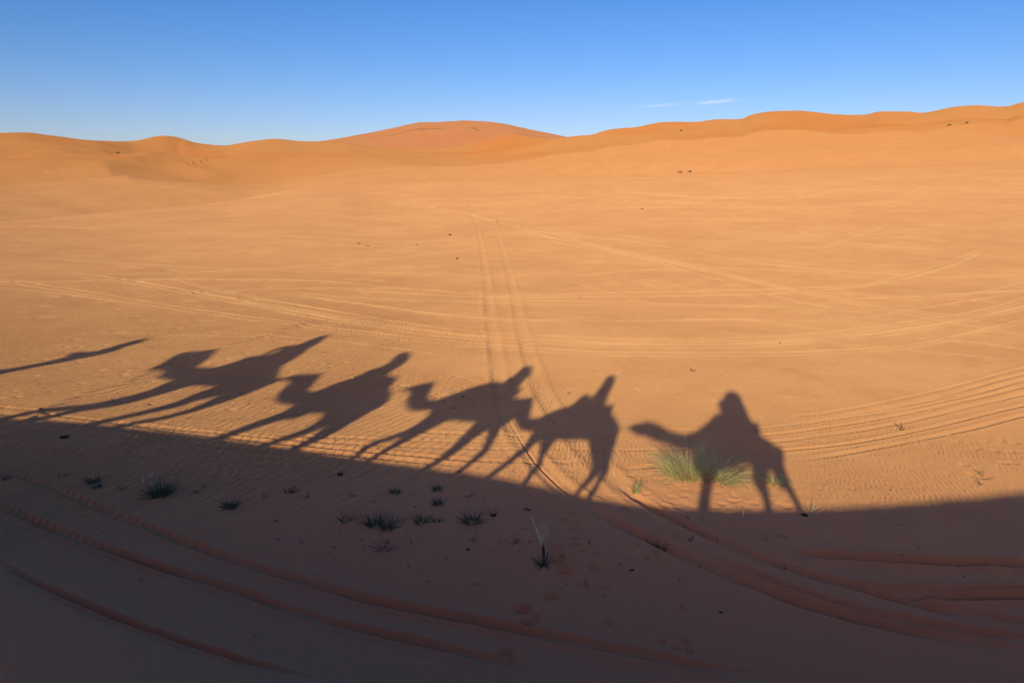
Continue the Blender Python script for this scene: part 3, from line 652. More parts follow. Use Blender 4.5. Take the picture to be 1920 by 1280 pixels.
CAMELS = [
 dict(label='pale brown camel carrying the photographer, last of the caravan on the ridge', hair='camel', bl='blanket', cloth='olive', scarf='white', phone=True,
  head=[(1179,801,3),(1190,803,7),(1202,804,10),(1216,806,13),(1232,812,13)], neck=[(1225,809,12),(1249,819,12),(1271,828,13),(1290,835,19),(1312,838,26)],
  trunk=[(1308,839,24),(1325,838,31),(1360,834,37),(1395,831,37),(1425,838,35),(1441,851,25),(1450,864,16)],
  saddle=[(1328,812,16),(1346,799,23),(1370,795,25),(1395,802,23),(1416,803,12)],
  rider=[(1386,800,17),(1383,785,15),(1380,771,13),(1376,762,9)], rhead=[(1373,757,8),(1370,749,8)], handle=[(1345,790,5),(1343,780,4)],
  fl=[[(1328,868,17),(1328,888,11),(1324,907,8.5),(1320,925,7.5),(1317,944,7.5),(1316,962,8)],[(1330,868,17),(1331,888,11),(1327,907,8.5),(1325,925,7.5),(1323,944,7.5),(1324,962,8)]],
  hl=[[(1430,858,17),(1424,880,14),(1425,895,13),(1428,910,10),(1435,924,7.5),(1438,940,6.5),(1442,960,7)],[(1448,850,20),(1457,873,12),(1467,895,9),(1480,917,6),(1492,939,5.2),(1501,957,5.5),(1508,967,7)]]),
 dict(label='brown camel with iron saddle hoop, directly ahead of the photographer\'s camel', hair='camel2', bl='blanket2', cloth='blue', scarf='dark',
  head=[(962,752,4),(975,752,8),(988,754,9),(997,749,4)], neck=[(986,760,10),(982,775,13),(985,789,15),(1002,797,14),(1022,801,19)],
  trunk=[(1020,802,19),(1045,798,26),(1075,796,29),(1105,797,29),(1132,800,26),(1146,803,17)],
  saddle=[(1070,777,10),(1090,770,17),(1110,769,15),(1130,772,13),(1146,767,7)],
  rider=[(1121,765,12),(1125,751,11),(1131,737,9.5),(1136,727,7)], rhead=[(1139,721,6),(1143,713,6)], handle=[(1090,757,10),(1095,746,7),(1099,742,4)],
  fl=[[(1013,812,11),(1000,824,8),(990,835,6.5),(973,850,5.2),(950,868,4.6),(925,886,4.5),(905,901,4),(890,911,4)],[(1030,820,12),(1022,838,8.5),(1016,852,6),(1011,864,5.5),(1004,876,5.5),(995,889,5.2),(985,903,4.5),(973,920,4)]],
  hl=[[(1124,822,18),(1121,845,15),(1121,865,12),(1119,878,8.5),(1111,890,7),(1095,909,5),(1079,927,4.5)],[(1140,815,18),(1136,842,14),(1135,865,10),(1134,878,7.5),(1130,890,6),(1118,910,4.5),(1106,931,4)]]),
 dict(label='brown camel in the middle of the caravan, third from the rear', hair='camel', bl='blanket', cloth='white', scarf='blue',
  head=[(756,730,2.5),(770,727,5),(785,727,8),(797,726,8.5),(810,720,4)], neck=[(791,733,10),(784,746,14),(787,754,14),(802,757,13),(822,762,14)],
  trunk=[(825,769,16),(850,764,23),(880,759,28),(910,757,31),(935,759,31),(950,763,25)],
  saddle=[(890,741,13),(915,738,18),(940,738,17),(960,736,14),(974,731,6)],
  rider=[(947,733,11),(958,722,10),(967,713,9),(975,706,7)], rhead=[(981,699,6),(987,692,5)], handle=[(925,726,6),(928,719,4)],
  fl=[[(820,782,12),(803,792,9),(785,801,6.5),(765,811,5),(740,819,4.2),(715,827,4),(697,834,4.2),(683,843,4.6),(668,855,3.5),(652,868,3.5)],[(822,784,12),(803,797,9),(783,809,7),(760,824,5),(728,842,4),(700,858,3.5),(672,871,3.5)]],
  hl=[[(920,780,16),(903,799,11.5),(882,816,9),(862,834,7.5),(840,851,6),(815,867,4.5),(780,885,4)],[(938,780,17),(928,806,10.5),(919,825,7.5),(912,838,6),(903,850,5.8),(887,862,4.5),(865,879,3.5),(841,896,3.5)]]),
 dict(label='pale camel second in the caravan, roped behind the leading camel', hair='camel2', bl='blanket2', cloth='dark', scarf='white',
  head=[(535,709,3),(550,709,7),(568,710,9.5),(585,707,8),(600,703,3)], neck=[(564,716,13),(551,729,15),(541,741,14),(553,748,15),(576,752,18),(603,754,20)],
  trunk=[(600,753,19),(630,745,25),(660,740,31),(690,738,33),(712,735,25)],
  saddle=[(660,722,12),(690,714,17),(715,713,15),(737,709,7)],
  rider=[(703,704,11),(717,694,10),(731,685,8.5),(739,679,7.5)], rhead=[(746,674,7),(755,669,6.5)], handle=[(684,706,6),(687,699,4)],
  fl=[[(582,762,12),(556,768,9),(532,777,6.5),(505,787,5),(480,795,4.5),(440,810,4.2),(400,822,4),(360,833,4)],[(584,764,12),(558,770,9),(532,778,6.5),(505,788,5),(480,797,4.5),(440,811,4.2),(398,825,4),(356,836,4)]],
  hl=[[(652,762,17),(628,780,10),(600,797,6.5),(565,812,5),(527,824,4.5),(490,836,4),(462,844,4)],[(680,762,20),(652,785,13),(624,804,9.5),(597,820,6.5),(570,833,5),(538,846,4),(512,856,4)]]),
 dict(label='brown leading camel of the caravan behind the walking guide', hair='camel', bl='blanket', cloth='olive', scarf='blue',
  head=[(298,692,4),(315,686,8),(335,680,10),(357,673,11),(380,667,8),(405,660,3)], neck=[(352,681,12),(332,695,12),(316,702,8),(336,703,11),(366,705,14),(396,706,17)],
  trunk=[(385,706,16),(420,701,20),(450,698,24),(480,695,28),(500,690,25),(512,690,18)],
  saddle=[(450,685,11),(480,678,14),(510,674,13),(532,671,8)],
  rider=[(535,668,9),(550,661,9),(564,654,7.5),(573,649,6)], rhead=[(582,644,5),(597,636,4.2)], handle=[(498,669,3.5),(512,658,2.2),(528,653,2.2),(546,650,2.2)],
  fl=[[(365,708,11),(328,720,7.5),(290,733,6),(250,744,5),(210,752.5,4),(160,761,3.4),(110,767,3.3),(60,776,3.3),(15,784,3.3)],[(365,710,11),(328,723,7.5),(290,735,6),(250,747,5),(210,757,3.8),(165,765,3.2),(120,774,3.1),(80,785,3),(45,792,3)]],
  hl=[[(455,716,14),(415,730,8),(375,741,6),(340,754,5),(300,765,4),(255,776,3.6),(205,787,3.5),(145,799,3.5)],[(480,718,16),(445,735,9.5),(412,748,6.5),(380,760,4.6),(345,772,3.5),(300,784,3.2),(250,793,3),(195,804,3)]]),
]
def hand(wrist, direction, palm_up, size=.075):
    """palm, four bent fingers and a thumb leaving the side of the palm"""
    w = np.asarray(wrist, float); d = np.asarray(direction, float); d /= np.linalg.norm(d)
    s = np.cross(d, palm_up); s /= np.linalg.norm(s); n = np.cross(s, d)
    parts = [tube(np.array([w, w + d*size*.5, w + d*size]), np.array([.018, .022, .02]), np.array([.028, .042, .04]))]
    for k, ln in enumerate((.062, .072, .068, .052)):
        b = w + d*size*.95 + s*(k - 1.5)*.021
        parts.append(tube(np.array([b, b + d*ln*.5 - n*.008, b + d*ln*.85 - n*.03]), np.full(3, .0085), np.full(3, .0085)))
    b = w + d*size*.35 - s*.036
    parts.append(tube(np.array([b, b + d*.03 - s*.024, b + d*.055 - s*.026 - n*.02]), np.full(3, .010), np.full(3, .010)))
    return parts
def gz(p): return float(base_height(np.array([p[0]]), np.array([p[1]]))[0])
heads = []
for ci, K in enumerate(CAMELS):
    ctr = to_plane(np.array([K['trunk'][2][0]]), np.array([K['trunk'][2][1]]))[0]
    base = np.array([ctr[0], ctr[1], gz(ctr)])
    cam_e = empty('camel', base, K['label'], 'camel', 'camels of the caravan on the ridge')
    hair = M[K['hair']]
    parts = [inflate(OUT[ci]['body'], .44, .85, grow=.03)]
    for key, lat in (('fl', .17), ('hl', .19)):
        for s, ch in zip((-1, 1), K[key]):
            c, r, rl = px_chain(ch, side=s * lat, lat=.9, cap=.2, slim=1.2 if ci == 0 else 1.12)
            g = c[-1].copy(); g[2] = gz(g) - .02
            if c[-1][2] > g[2] + .05: c = np.vstack([c, g]); r = np.append(r, r[-1]); rl = np.append(rl, rl[-1])
            if r[-1] < .07: r[-1] = rl[-1] = .08           # broad two-toed foot
            parts.append(tube(*resample(c, r, rl)))
    hp = to_plane(np.array([K['head'][-2][0]]), np.array([K['head'][-2][1]]))[0]
    for s in (-1, 1):                                      # ears
        parts.append(tube(np.array([hp + ND*s*.07, hp + ND*s*.10 + [0, 0, .10] - LD*.03]), np.array([.035, .018]), np.array([.03, .016])))
    fuse(parts, 'body', hair, cam_e, .04)
    t0 = to_plane(np.array([K['trunk'][-1][0]]), np.array([K['trunk'][-1][1]]))[0]
    v, f = tube(np.array([t0 - LD*.05, t0 - LD*.12 - [0, 0, .25], t0 - LD*.10 - [0, 0, .5]]) - base, np.array([.035, .025, .04]), np.array([.03, .02, .03]))
    link_mesh('tail', v, f, hair, cam_e)
    fuse([inflate(OUT[ci]['saddle'], .52, 1.3)], 'saddle_blanket', M[K['bl']], cam_e, .035)
    fuse([limb(K['handle'], lat=.8, cap=.3)], 'saddle_handle', M['metal'], cam_e, .02)
    eye = to_plane(np.array([K['head'][2][0]]), np.array([K['head'][2][1]]))[0]
    nose = to_plane(np.array([K['head'][0][0]]), np.array([K['head'][0][1]]))[0]; heads.append((nose, base, cam_e))
    for s in (-1, 1):
        v, f = tube(np.array([eye + ND*s*.12 - LD*.02, eye + ND*s*.12 + LD*.02]) - base, np.array([.02, .02]), np.array([.02, .02])); link_mesh('eye', v, f, M['dark'], cam_e)
    # ---- the rider
    back = -.34 if K.get('phone') else 0.0
    sl = SUN * back
    rc, rrad, _ = px_chain(K['rider'], lat=1.0); rc = rc + sl
    hc, hrad, _ = px_chain(K['rhead'], lat=.9); hc = hc + sl
    pel = rc[0]; sh = rc[-1]
    p_e = empty('person', pel, ('rider in olive jacket holding up a phone on the last camel', 'rider in blue robe on the camel just ahead of the photographer', 'rider in white robe and blue scarf on the middle camel', 'rider in dark robe on the second camel', 'rider in olive jacket and blue scarf on the leading camel')[ci], 'person', 'riders of the caravan')
    torso = tube(*resample(rc, rrad * .8, np.minimum(rrad * .9, .2)))
    neckp = free([sh, (sh + hc[0]) / 2 + [0, 0, .02], hc[0]], [.065, .06, .06])
    headp = inflate(OUT[ci]['rh'], .12, .8, back, .02, -.01)
    hdir = np.array([0, 1.0, 0]) if K.get('phone') else LD
    nosep = free([hc.mean(0) + hdir*.08, hc.mean(0) + hdir*.145 - [0, 0, .02]], [.03, .014])
    arms = []; legs = []; hands = []
    for s in (-1, 1):
        sd_ = ND * s
        if K.get('phone'):
            hnd = np.array([s * .06, -.13, CAM_H - .03]); shp = sh + np.array([s * .19, 0, -.08]); elb = (shp + hnd) / 2 + np.array([s * .08, -.03, -.12])
            direc = np.array([-.2 * s, .2, .9])
        else:
            hb = to_plane(np.array([K['handle'][-1][0]]), np.array([K['handle'][-1][1] + 3]))[0]
            hnd = hb + sd_ * .09 - LD*.06; shp = sh + sd_ * .2 + [0, 0, -.05]; elb = (shp + hnd) / 2 + sd_ * .08 - [0, 0, .15]; direc = LD
        arms.append(free([shp, elb, hnd], [.065, .05, .036])); hands += hand(hnd, direc, np.array([0, 0, 1.0]) if not K.get('phone') else np.array([0, 1.0, 0]))
        kn = pel + LD * .30 + sd_ * .42 + [0, 0, -.22]; ft = pel + LD * .22 + sd_ * .50 + [0, 0, -.68]
        legs.append(free([pel + sd_ * .10, kn, ft, ft + LD*.18 - [0, 0, .02]], [.12, .085, .05, .045]))
    fuse([torso, neckp, headp, nosep] + arms + legs + hands, 'body', M['skin'], p_e, .012 if K.get('phone') else .02)
    cl_t = inflate(OUT[ci]['rider'], .26, .9, back, grow=.045)
    sl_ = []
    for s, a in zip((-1, 1), range(2)):
        pass
    fuse([cl_t] + [ (np.asarray(a[0]) , a[1]) for a in legs], 'robe', M[K['cloth']], p_e, .02)
    hv, hf = inflate(OUT[ci]['rh'], .14, .9, back - .03, .02, .07)
    fuse([(hv, hf)], 'headscarf', M[K['scarf']], p_e, .02)
# the phone that takes the picture: just behind the lens of this camera
ph = empty('phone', (0, -.055, CAM_H - .01), 'dark phone held up by the photographer on the last camel', 'phone')
def box(cx, cy, cz, sx, sy, sz):
    v = [(cx+a*sx/2, cy+b*sy/2, cz+c*sz/2) for a in (-1, 1) for b in (-1, 1) for c in (-1, 1)]
    return v, [(0,1,3,2),(4,6,7,5),(0,4,5,1),(2,3,7,6),(0,2,6,4),(1,5,7,3)]
v, f = box(0, 0, 0, .15, .010, .073); pb = link_mesh('case', v, f, M['phone'], ph, False)
bv = pb.modifiers.new('round', 'BEVEL'); bv.width = .004; bv.segments = 3
v, f = box(0, -.0062, 0, .14, .002, .066); link_mesh('screen', v, f, M['metal'], ph, False)
# lead ropes between one camel's nose and the saddle of the one in front
for i in range(len(CAMELS) - 1):
    a = heads[i][0]; K = CAMELS[i + 1]
    b = to_plane(np.array([K['trunk'][-1][0]]), np.array([K['trunk'][-1][1] - 8]))[0]
    n = 12; P = [a + (b - a) * t + np.array([0, 0, -.25 * 4 * t * (1 - t) * min(1, np.linalg.norm(b - a) / 2)]) for t in np.linspace(0, 1, n)]
    v, f = tube(np.array(P) - a, np.full(n, .012), np.full(n, .012), ns=6)
    o = link_mesh('lead_rope', v, f, M['rope']); o.location = tuple(a)
    tag(o, ('lead rope from the photographer\'s camel to the one ahead', 'lead rope between the fourth and the middle camel', 'lead rope between the middle and the second camel', 'lead rope between the second and the leading camel')[i], 'rope', 'lead ropes of the caravan')
# the guide walking in front
gch = [(262,638,2.6),(250,642,4.2),(238,645.5,5),(225,649,5.2)]
hc, hr, _ = px_chain(gch[:3]); tc_, tr, _ = px_chain([(222,650,6),(205,655,6.5),(187,660,6),(165,664,7),(145,668,7.5),(120,673,6.5),(90,679,6),(30,691,5),(-40,704,5)])
foot_l = tc_[-1]; gb = np.array([tc_[-1][0], tc_[-1][1], gz(tc_[-1])])
g_e = empty('person', gb, 'guide in a long blue robe walking ahead of the camels', 'person')
legp = []
for s, st in ((-1, .22), (1, -.18)):
    an = gb + ND*s*.10 + LD*st; an[2] = gz(an) + .05
    kn = (foot_l + an) / 2 + LD*.06 + ND*s*.1
    legp.append(free([foot_l + ND*s*.08 + [0, 0, .1], kn, an, an + LD*.18 - [0, 0, .02]], [.11, .075, .045, .04]))
armp = []; hd = []
for s in (-1, 1):
    shp = tc_[0] + ND*s*.13; el_ = tc_[3] + ND*s*.2 - LD*.02*s; wr = (tc_[3] + tc_[4])/2 + ND*s*.22 + LD*.16*s - [0, 0, .12]
    armp.append(free([shp, el_, wr], [.05, .04, .03])); hd += hand(wr, np.array([LD[0]*.2*s, LD[1]*.2*s, -1.0]), LD)
fuse([tube(*resample(hc, hr*.6, np.minimum(hr, .11))), tube(*resample(tc_, tr*.5, tr*.6)), free([hc[-1], tc_[0]], [.07, .08])] + legp + armp + hd, 'body', M['skin'], g_e, .02)
fuse([inflate(GUIDE, .24, .8), free([tc_[-1], gb + [0, 0, .35]], [.2, .22])], 'robe', M['blue'], g_e, .025)
fuse([tube(*resample(hc + [0, 0, .01], hr * .75, hr*.8))], 'headscarf', M['white'], g_e, .02)

# ------------------------------------------------------------------ plants and small things lying on the sand
def blades(n, h, spread, rnd, w=.006, droop=.5, lean=(0, 0), base_r=.08, kink=0, hmin=.4, flat=False):
    v = []; f = []
    for _ in range(n):
        a = rnd.uniform(0, 2*math.pi); rr = base_r * math.sqrt(rnd.random()); x, y = rr*math.cos(a), rr*math.sin(a)
        a2 = a + rnd.uniform(-.6, .6); L_ = h * rnd.uniform(hmin, 1.0); tilt = spread * rnd.uniform(.15, 1.0)
        seg = 5; p = np.array([x, y, -.02]); dirv = np.array([math.cos(a2)*math.sin(tilt) + lean[0], math.sin(a2)*math.sin(tilt) + lean[1], math.cos(tilt)])
        dirv /= np.linalg.norm(dirv)
        side = np.cross(dirv, [0, 0, 1.0]); side = side / (np.linalg.norm(side) + 1e-6)
        ang = rnd.uniform(0, math.pi); side = side*math.cos(ang) + np.cross(dirv, side)*math.sin(ang)
        b = len(v)
        for k in range(seg + 1):
            t = k / seg; ww = w * (1 - t) ** .7 * rnd.uniform(.9, 1.1)
            if k == seg: v.append(p.copy())
            else: v.append(p - side*ww); v.append(p + side*ww)
            dirv = dirv + np.array([0, 0, -droop * (t + .2) * .35]) + np.array([rnd.uniform(-kink, kink) for _ in range(3)]); dirv /= np.linalg.norm(dirv)
            p = p + dirv * L_ / seg
            if p[2] < .004 + 0: p[2] = .004 + .01 * rnd.random()
        for k in range(seg - 1): f.append((b+2*k, b+2*k+1, b+2*k+3, b+2*k+2))
        f.append((b+2*seg-2, b+2*seg-1, b+2*seg))
    return v, f
def place(px, py): 
    p = at(px, py)[0]; return p
def seat_z(p):
    """height of the finished sand (with ruts) next to a point"""
    i = min(max(np.searchsorted(RS, math.hypot(p[0], p[1])), 1), NR-1); j = min(max(np.searchsorted(a_f, math.atan2(p[0], p[1])), 0), len(a_f)-1)
    return float(Z[i, j])
def root(name, px, py, label, cat, group=None):
    p = place(px, py); p[2] = seat_z(p); return empty(name, p, label, cat, group), p
def dist_px(p): return math.sqrt(p[0]**2 + p[1]**2 + (CAM_H-p[2])**2) / FPX     # metres per picture pixel
def mesh_obj(name, px, py, vf, mat, label, cat, group=None):
    p = place(px, py); p[2] = seat_z(p); o = link_mesh(name, vf[0], vf[1], mat, None, False); o.location = tuple(map(float, p)); o.rotation_euler = (0, 0, 0); return tag(o, label, cat, group)

rnd = random.Random(11)
# the three tussocks under the last camel's shadow
def tussock(px, py, h, n, base_r, label, spread=1.1, droop=.55, lean=(0, 0), dry=.45):
    e, p = root('grass_tussock', px, py, label, 'grass tuft', 'green tussocks at the edge of the shade')
    v, f = blades(int(n*(1-dry)), h, spread*.8, rnd, .0062, droop*.9, lean, base_r, .09, hmin=.25); link_mesh('green_blades', v, f, M['grass'], e, False)
    v, f = blades(int(n*dry), h*1.0, spread*1.15, rnd, .0042, droop*1.5, lean, base_r*1.4, .14, hmin=.15); link_mesh('dry_blades', v, f, M['straw'], e, False)
tussock(1290, 893, 1.2, 800, .34, 'biggest green grass tussock with straw at its foot, at the edge of the shade', 1.25, .6, (-.22, 0), .5)
tussock(1352, 902, 1.25, 620, .16, 'sprawling yellow-green tussock with blades drooping to the right', 1.45, 1.25, (.45, -.1), .65)
tussock(1452, 905, .42, 160, .16, 'small low green tussock between the hind leg shadows', 1.3, 1.0, (0, 0), .25)

def sprig(px, py, hp, n, mat, label, spread=1.1, droop=.35, wpx=1.0, base=.03, kink=.12, lean=(0, 0), name='desert_sprig', group='dark sprigs in the shade', cat='sprig', hmin=.4):
    p = place(px, py); mpp = dist_px(p); h = hp * mpp * 1.1
    vf = blades(n, h, spread, rnd, wpx * mpp * .5, droop, lean, base * h * 4, kink, hmin=hmin)
    return mesh_obj(name, px, py, vf, M[mat], label, cat, group)
S = [  # px, py, height px, blades, label
 (300,928,40,70,'largest dark tuft in the shade, left of the long ruts', 'duskgrass', 1.2),
 (176,905,24,26,'dark tuft left of the largest one', 'duskgrass', 1.1),
 (183,914,16,18,'small dark tuft touching the tuft left of the largest one', 'duskgrass', 1.3),
 (430,950,26,44,'spiky dark tuft right of the largest one', 'duskgrass', 1.35),
 (10,898,20,14,'thin dark sprig at the left edge of the picture', 'twig', .8),
 (115,894,18,7,'three-stalked twig near the left edge', 'twig', 1.2),
 (232,916,16,10,'low twig between the two left tufts', 'twig', 1.4),
 (366,926,14,8,'tiny sprig between the largest tuft and the spiky one', 'twig', 1.1),
 (381,914,12,7,'tiny upright sprig above the gap between two tufts', 'twig', .6),
 (497,932,18,10,'flat twig right of the spiky tuft', 'twig', 1.45),
 (541,922,18,20,'small dark cushion of leaves right of the flat twig', 'duskgrass', 1.45),
 (574,933,18,12,'spidery twig below the small dark cushion', 'twig', 1.4),
 (658,930,14,12,'small dark sprig below the black clod', 'twig', 1.45),
 (700,942,12,8,'low twig right of the sprig below the black clod', 'twig', 1.5),
 (743,924,18,22,'dark leafy cushion left of the pale straw', 'duskgrass', 1.4),
 (822,918,18,24,'dark leafy cushion below the pale straw', 'duskgrass', 1.3),
 (823,945,20,26,'dark green rosette in the middle of the shade', 'duskgrass', 1.45),
 (886,928,20,9,'straggling twig right of the green rosette', 'twig', 1.5),
 (650,976,30,16,'left spiky end of the long row of dark tufts', 'duskgrass', 1.1),
 (702,984,38,46,'spiky tuft in the middle of the long row', 'duskgrass', 1.15),
 (726,992,30,34,'thickest dark clump of the long row', 'duskgrass', 1.4),
 (752,978,22,12,'twiggy right end of the long row', 'twig', 1.2),
 (790,980,30,22,'dark tuft standing right of the long row', 'duskgrass', .9),
 (818,977,18,12,'small dark tuft beside the one right of the long row', 'duskgrass', 1.3),
 (884,978,36,44,'wide mat of dark leaves left of the footprints', 'duskgrass', 1.5),
 (925,966,22,12,'flat dark twig beside the wide mat of leaves', 'twig', 1.5),
 (722,1032,46,28,'sprawling dead branch below the long row', 'twig', 1.5),
 (884,1016,30,7,'thin leaning stalks above the small dark clod', 'twig', .8),
 (967,1018,20,12,'low twig left of the tall pale-leaved stem', 'twig', 1.3),
 (988,956,12,10,'tiny dark tuft above the tall pale-leaved stem', 'duskgrass', 1.2),
 (1215,1012,24,22,'dark trailing plant beside the wheel rut', 'twig', 1.4),
 (1240,1018,26,24,'second dark trailing plant, in the wheel rut', 'duskgrass', 1.4),
 (1285,985,16,12,'small dark sprig where the wheel rut enters the shade', 'twig', 1.3),
 (1297,1014,16,14,'small dark sprig right of the trailing plants', 'twig', 1.2),
 (1437,1014,16,8,'lone dark sprig in the right part of the shade', 'twig', 1.2),
 (1097,1092,26,4,'single dark stalk leaning right, below the trailing plants', 'twig', .5),
 (1162,1060,14,4,'thin short stalk right of the footprints', 'twig', .4),
 (770,1020,34,3,'thin bare upright stalk beside the dead branch', 'twig', .15),
 (860,885,12,10,'small sprig at the shade edge under the hind leg shadow', 'twig', 1.3),
 (1840,908,14,8,'faint sprig in the shade near the right edge', 'twig', 1.3),
]
for (px, py, hp, n, lab, mat, sp) in S:
    sprig(px, py, hp * (1.15 if mat == 'twig' else .95), int(n * (1 if mat == 'twig' else 2.6)), mat, lab, sp * 1.05, wpx=1.15, base=.03 if mat == 'twig' else .075, kink=.22 if mat == 'twig' else .13, hmin=.2, lean=(rnd.uniform(-.3, .3), 0))
for (px, py, hp, n, lab, sp) in [
 (1190,922,34,30,'small yellow-green sprig left of the big tussocks', .9),
 (1518,958,26,6,'pale dry stalks at the tip of the rear hoof shadow', .8),
 (1392,972,26,4,'two pale upright stalks below the sprawling tussock', .3),
 (1300,696,14,7,'small dark sprig on the bright sand above the photographer\'s shadow', .9),
 (1690,806,20,6,'small upright sprig on the wheel tracks at the right', .5),
 (1845,893,24,10,'green-grey sprig at the right edge of the bright sand', 1.3),
 (1196,1040,22,3,'two thin pale straws standing in the shade', .12)]:
    sprig(px, py, hp, n, 'grass' if 'green' in lab else ('twig' if 'dark' in lab or 'upright sprig' in lab else 'straw'), lab, sp, wpx=1.5, name='dry_sprig', group='thin sprigs on the sand')
for (px, py, hp, n, lab) in [(268,905,16,2,'white straw standing behind the largest dark tuft'),(283,893,14,3,'forked white straw above the largest dark tuft'),(802,912,14,3,'short white straw near the shade edge'),(569,987,7,4,'tiny white tuft left of the long row of dark tufts'),(212,752,12,5,'pale wisp on the leading camel\'s front leg shadow'),(235,755,12,5,'pale wisp just right of the leading camel\'s leg shadow')]:
    sprig(px, py, hp, n, 'pale', lab, .35, wpx=2.0, name='pale_straw', group='bleached straws', cat='straw', hmin=.7)

for i in range(70):
    px = rnd.uniform(560, 1350) if i % 3 else rnd.uniform(20, 1900); py = rnd.uniform(925, 1060) if i % 3 else rnd.uniform(960, 1120)
    sprig(px, py, rnd.uniform(5, 13), rnd.randint(3, 6), 'twig', 'tiny dark broken twig among the litter strewn over the shaded sand', 1.5, wpx=.9, kink=.3, hmin=.3, name='fallen_twig', group='litter of twigs in the shade', cat='twig', lean=(rnd.uniform(-.8, .8), 0))
for i in range(40):
    px = rnd.uniform(600, 1150); py = rnd.uniform(690, 900)
    sprig(px, py, rnd.uniform(3, 7), 3, 'twig', 'tiny dark crumb of straw on the sand around the camel shadows', 1.5, wpx=1.1, kink=.3, hmin=.3, name='straw_crumb', group='crumbs of straw by the camel shadows', cat='twig')
# the stem with pale pointed leaves
e, p = root('stem_plant', 1020, 1060, 'tall stem with pale pointed leaves standing alone in the shade', 'plant')
mpp = dist_px(p)
v, f = tube(np.array([[0, 0, -.02], [-.01, 0, 25*mpp], [-.02, 0, 45*mpp]]), np.array([3, 3, 2.2])*mpp, np.array([3, 3, 2.2])*mpp, ns=8); link_mesh('stem', v, f, M['twig'], e)
v, f = blades(14, 62*mpp, .38, rnd, 2.4*mpp, .12, (-.08, 0), .012, .02, hmin=.45); v = [np.asarray(q) + [-.02, 0, 40*mpp] for q in v]; link_mesh('pale_leaves', v, f, M['straw'], e, False)
v, f = blades(26, 36*mpp, 1.4, rnd, 1.2*mpp, .5, (-.3, 0), .03, .08); link_mesh('dark_leaves', v, f, M['duskgrass'], e, False)

# clods, dung and far shrubs
def clod(px, py, rp, label, name='sand_clod', flat=.6, mat='dung', cat='clod', group='dark clods on the sand'):
    p = place(px, py); mpp = dist_px(p); r = rp * mpp * .62; p[2] = seat_z(p); v = []; f = []
    for q in range(5):
        o = np.array([rnd.uniform(-.6, .6)*r, rnd.uniform(-.4, .4)*r, r*.25]); rr = r * rnd.uniform(.4, .75); b = len(v); nu, nv = 9, 6
        for i in range(nv + 1):
            for j in range(nu):
                th = math.pi*i/nv; ph_ = 2*math.pi*j/nu; k = rr * (1 + rnd.uniform(-.18, .18))
                v.append(o + np.array([math.sin(th)*math.cos(ph_)*k, math.sin(th)*math.sin(ph_)*k, math.cos(th)*k*flat]))
        for i in range(nv):
            for j in range(nu): f.append((b+i*nu+j, b+i*nu+(j+1) % nu, b+(i+1)*nu+(j+1) % nu, b+(i+1)*nu+j))
    o = link_mesh(name, v, f, M[mat]); o.location = tuple(map(float, p)); return tag(o, label, cat, group)
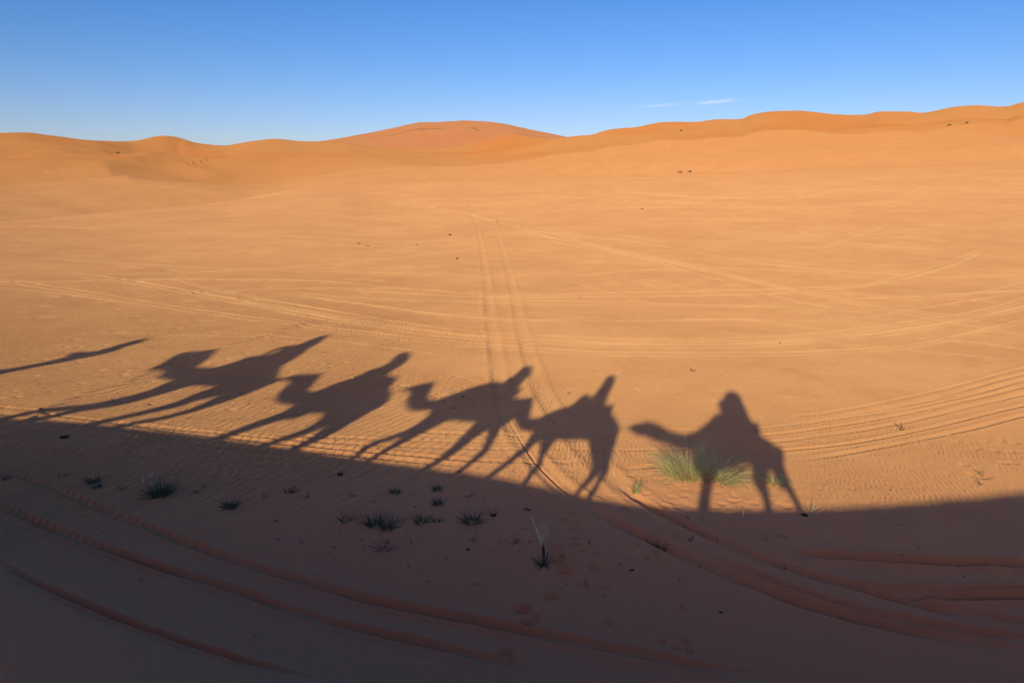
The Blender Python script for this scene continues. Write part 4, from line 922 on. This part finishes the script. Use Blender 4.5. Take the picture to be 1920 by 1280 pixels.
for (px, py, rp, lab) in [(121,820,9,'black clod in the shade near the left end of the shadow edge'),(639,890,10,'black flat clod in the shade below the second camel\'s shadow'),(925,966,9,'dark clod beside the wide mat of leaves'),(78,773,5,'crumb of sand on the small crest at the left'),
 (1508,966,9,'dark clod at the tip of the rear hoof shadow'),(1352,1148,6,'small spiky brown clod alone in the right shade'),(878,1030,7,'small dark clod below the leaning stalks'),(519,977,4,'tiny black clod left of the long row'),(843,441,4,'small dark clod far out beside the two wheel tracks'),(857,485,4,'second dark clod beside the two wheel tracks'),
 (932,416,3,'tiny dark clod between the two wheel tracks'),(672,457,3,'left one of the small far clods'),(690,461,3,'middle one of the small far clods'),(781,459,3,'right one of the small far clods'),(1087,559,3,'tiny clod on the wheel tracks near the picture centre'),(1462,641,3,'tiny clod on the long curved tracks'),(868,744,5,'clod inside the middle camel\'s shadow'),(850,765,4,'small clod below the one inside the middle camel\'s shadow'),(1185,1070,6,'small clod below the thin pale straws'),(480,1190+0,3,'tiny dark crumb on the lower left slope'),(1692,800,3,'crumb at the foot of the right sprig')]:
    clod(px, py, rp, lab)
def far_shrub(px, py, wp, hp, label, n=60):
    wp *= .8; hp *= .75
    p = place(px, py); p[2] = seat_z(p); mpp = dist_px(p); e = empty('desert_shrub', p, label, 'shrub', 'shrubs on the far dunes'); w = wp*mpp/2; h = hp*mpp; v = []; f = []
    for _ in range(n):
        a = rnd.uniform(0, 6.28); rr = math.sqrt(rnd.random()); c = np.array([math.cos(a)*rr*w, math.sin(a)*rr*w*.6, rnd.random()*h*(1-rr*.6)]); s = mpp*rnd.uniform(.5, 1.1)
        d1 = np.array([rnd.gauss(0, 1) for _ in range(3)]); d1 /= np.linalg.norm(d1); d2 = np.cross(d1, [rnd.gauss(0, 1) for _ in range(3)]); d2 /= np.linalg.norm(d2)
        b = len(v); v += [c - d1*s, c + d2*s*.5, c + d1*s, c - d2*s*.5]; f.append((b, b+1, b+2, b+3))
    link_mesh('foliage', v, f, M['shrub'], e, False)
    v = []; f = []
    for k in range(5):
        tv, tf = tube(np.array([[0, 0, -.1], [math.cos(k*1.3)*w*.5, math.sin(k*1.3)*w*.3, h*.7]]), np.array([.3, .12])*mpp, np.array([.3, .12])*mpp, ns=5); b = len(v); v += tv; f += [tuple(i+b for i in q) for q in tf]
    link_mesh('branches', v, f, M['twig'], e)
for (px, py, w, h, lab) in [(1690,275,18,5,'dark shrub on the right-hand far slope'),(1275,324,14,5,'green shrub at the foot of the far slope'),(1293,324,10,4,'smaller shrub beside the green one at the foot of the slope'),(1780,238,9,4,'left one of the shrubs below the right skyline'),(1803,236,8,3,'middle one of the shrubs below the right skyline'),(1813,232,6,4,'topmost of the shrubs below the right skyline'),(1277,253,6,3,'small lone shrub under the skyline'),(1204,392,6,2,'speck of scrub above the footprints on the plain'),(695,273,7,3,'speck of scrub at the foot of the big red dune'),(221,290,9,3,'low dark scrub on the left dunes')]:
    far_shrub(px, py, w, h, lab)
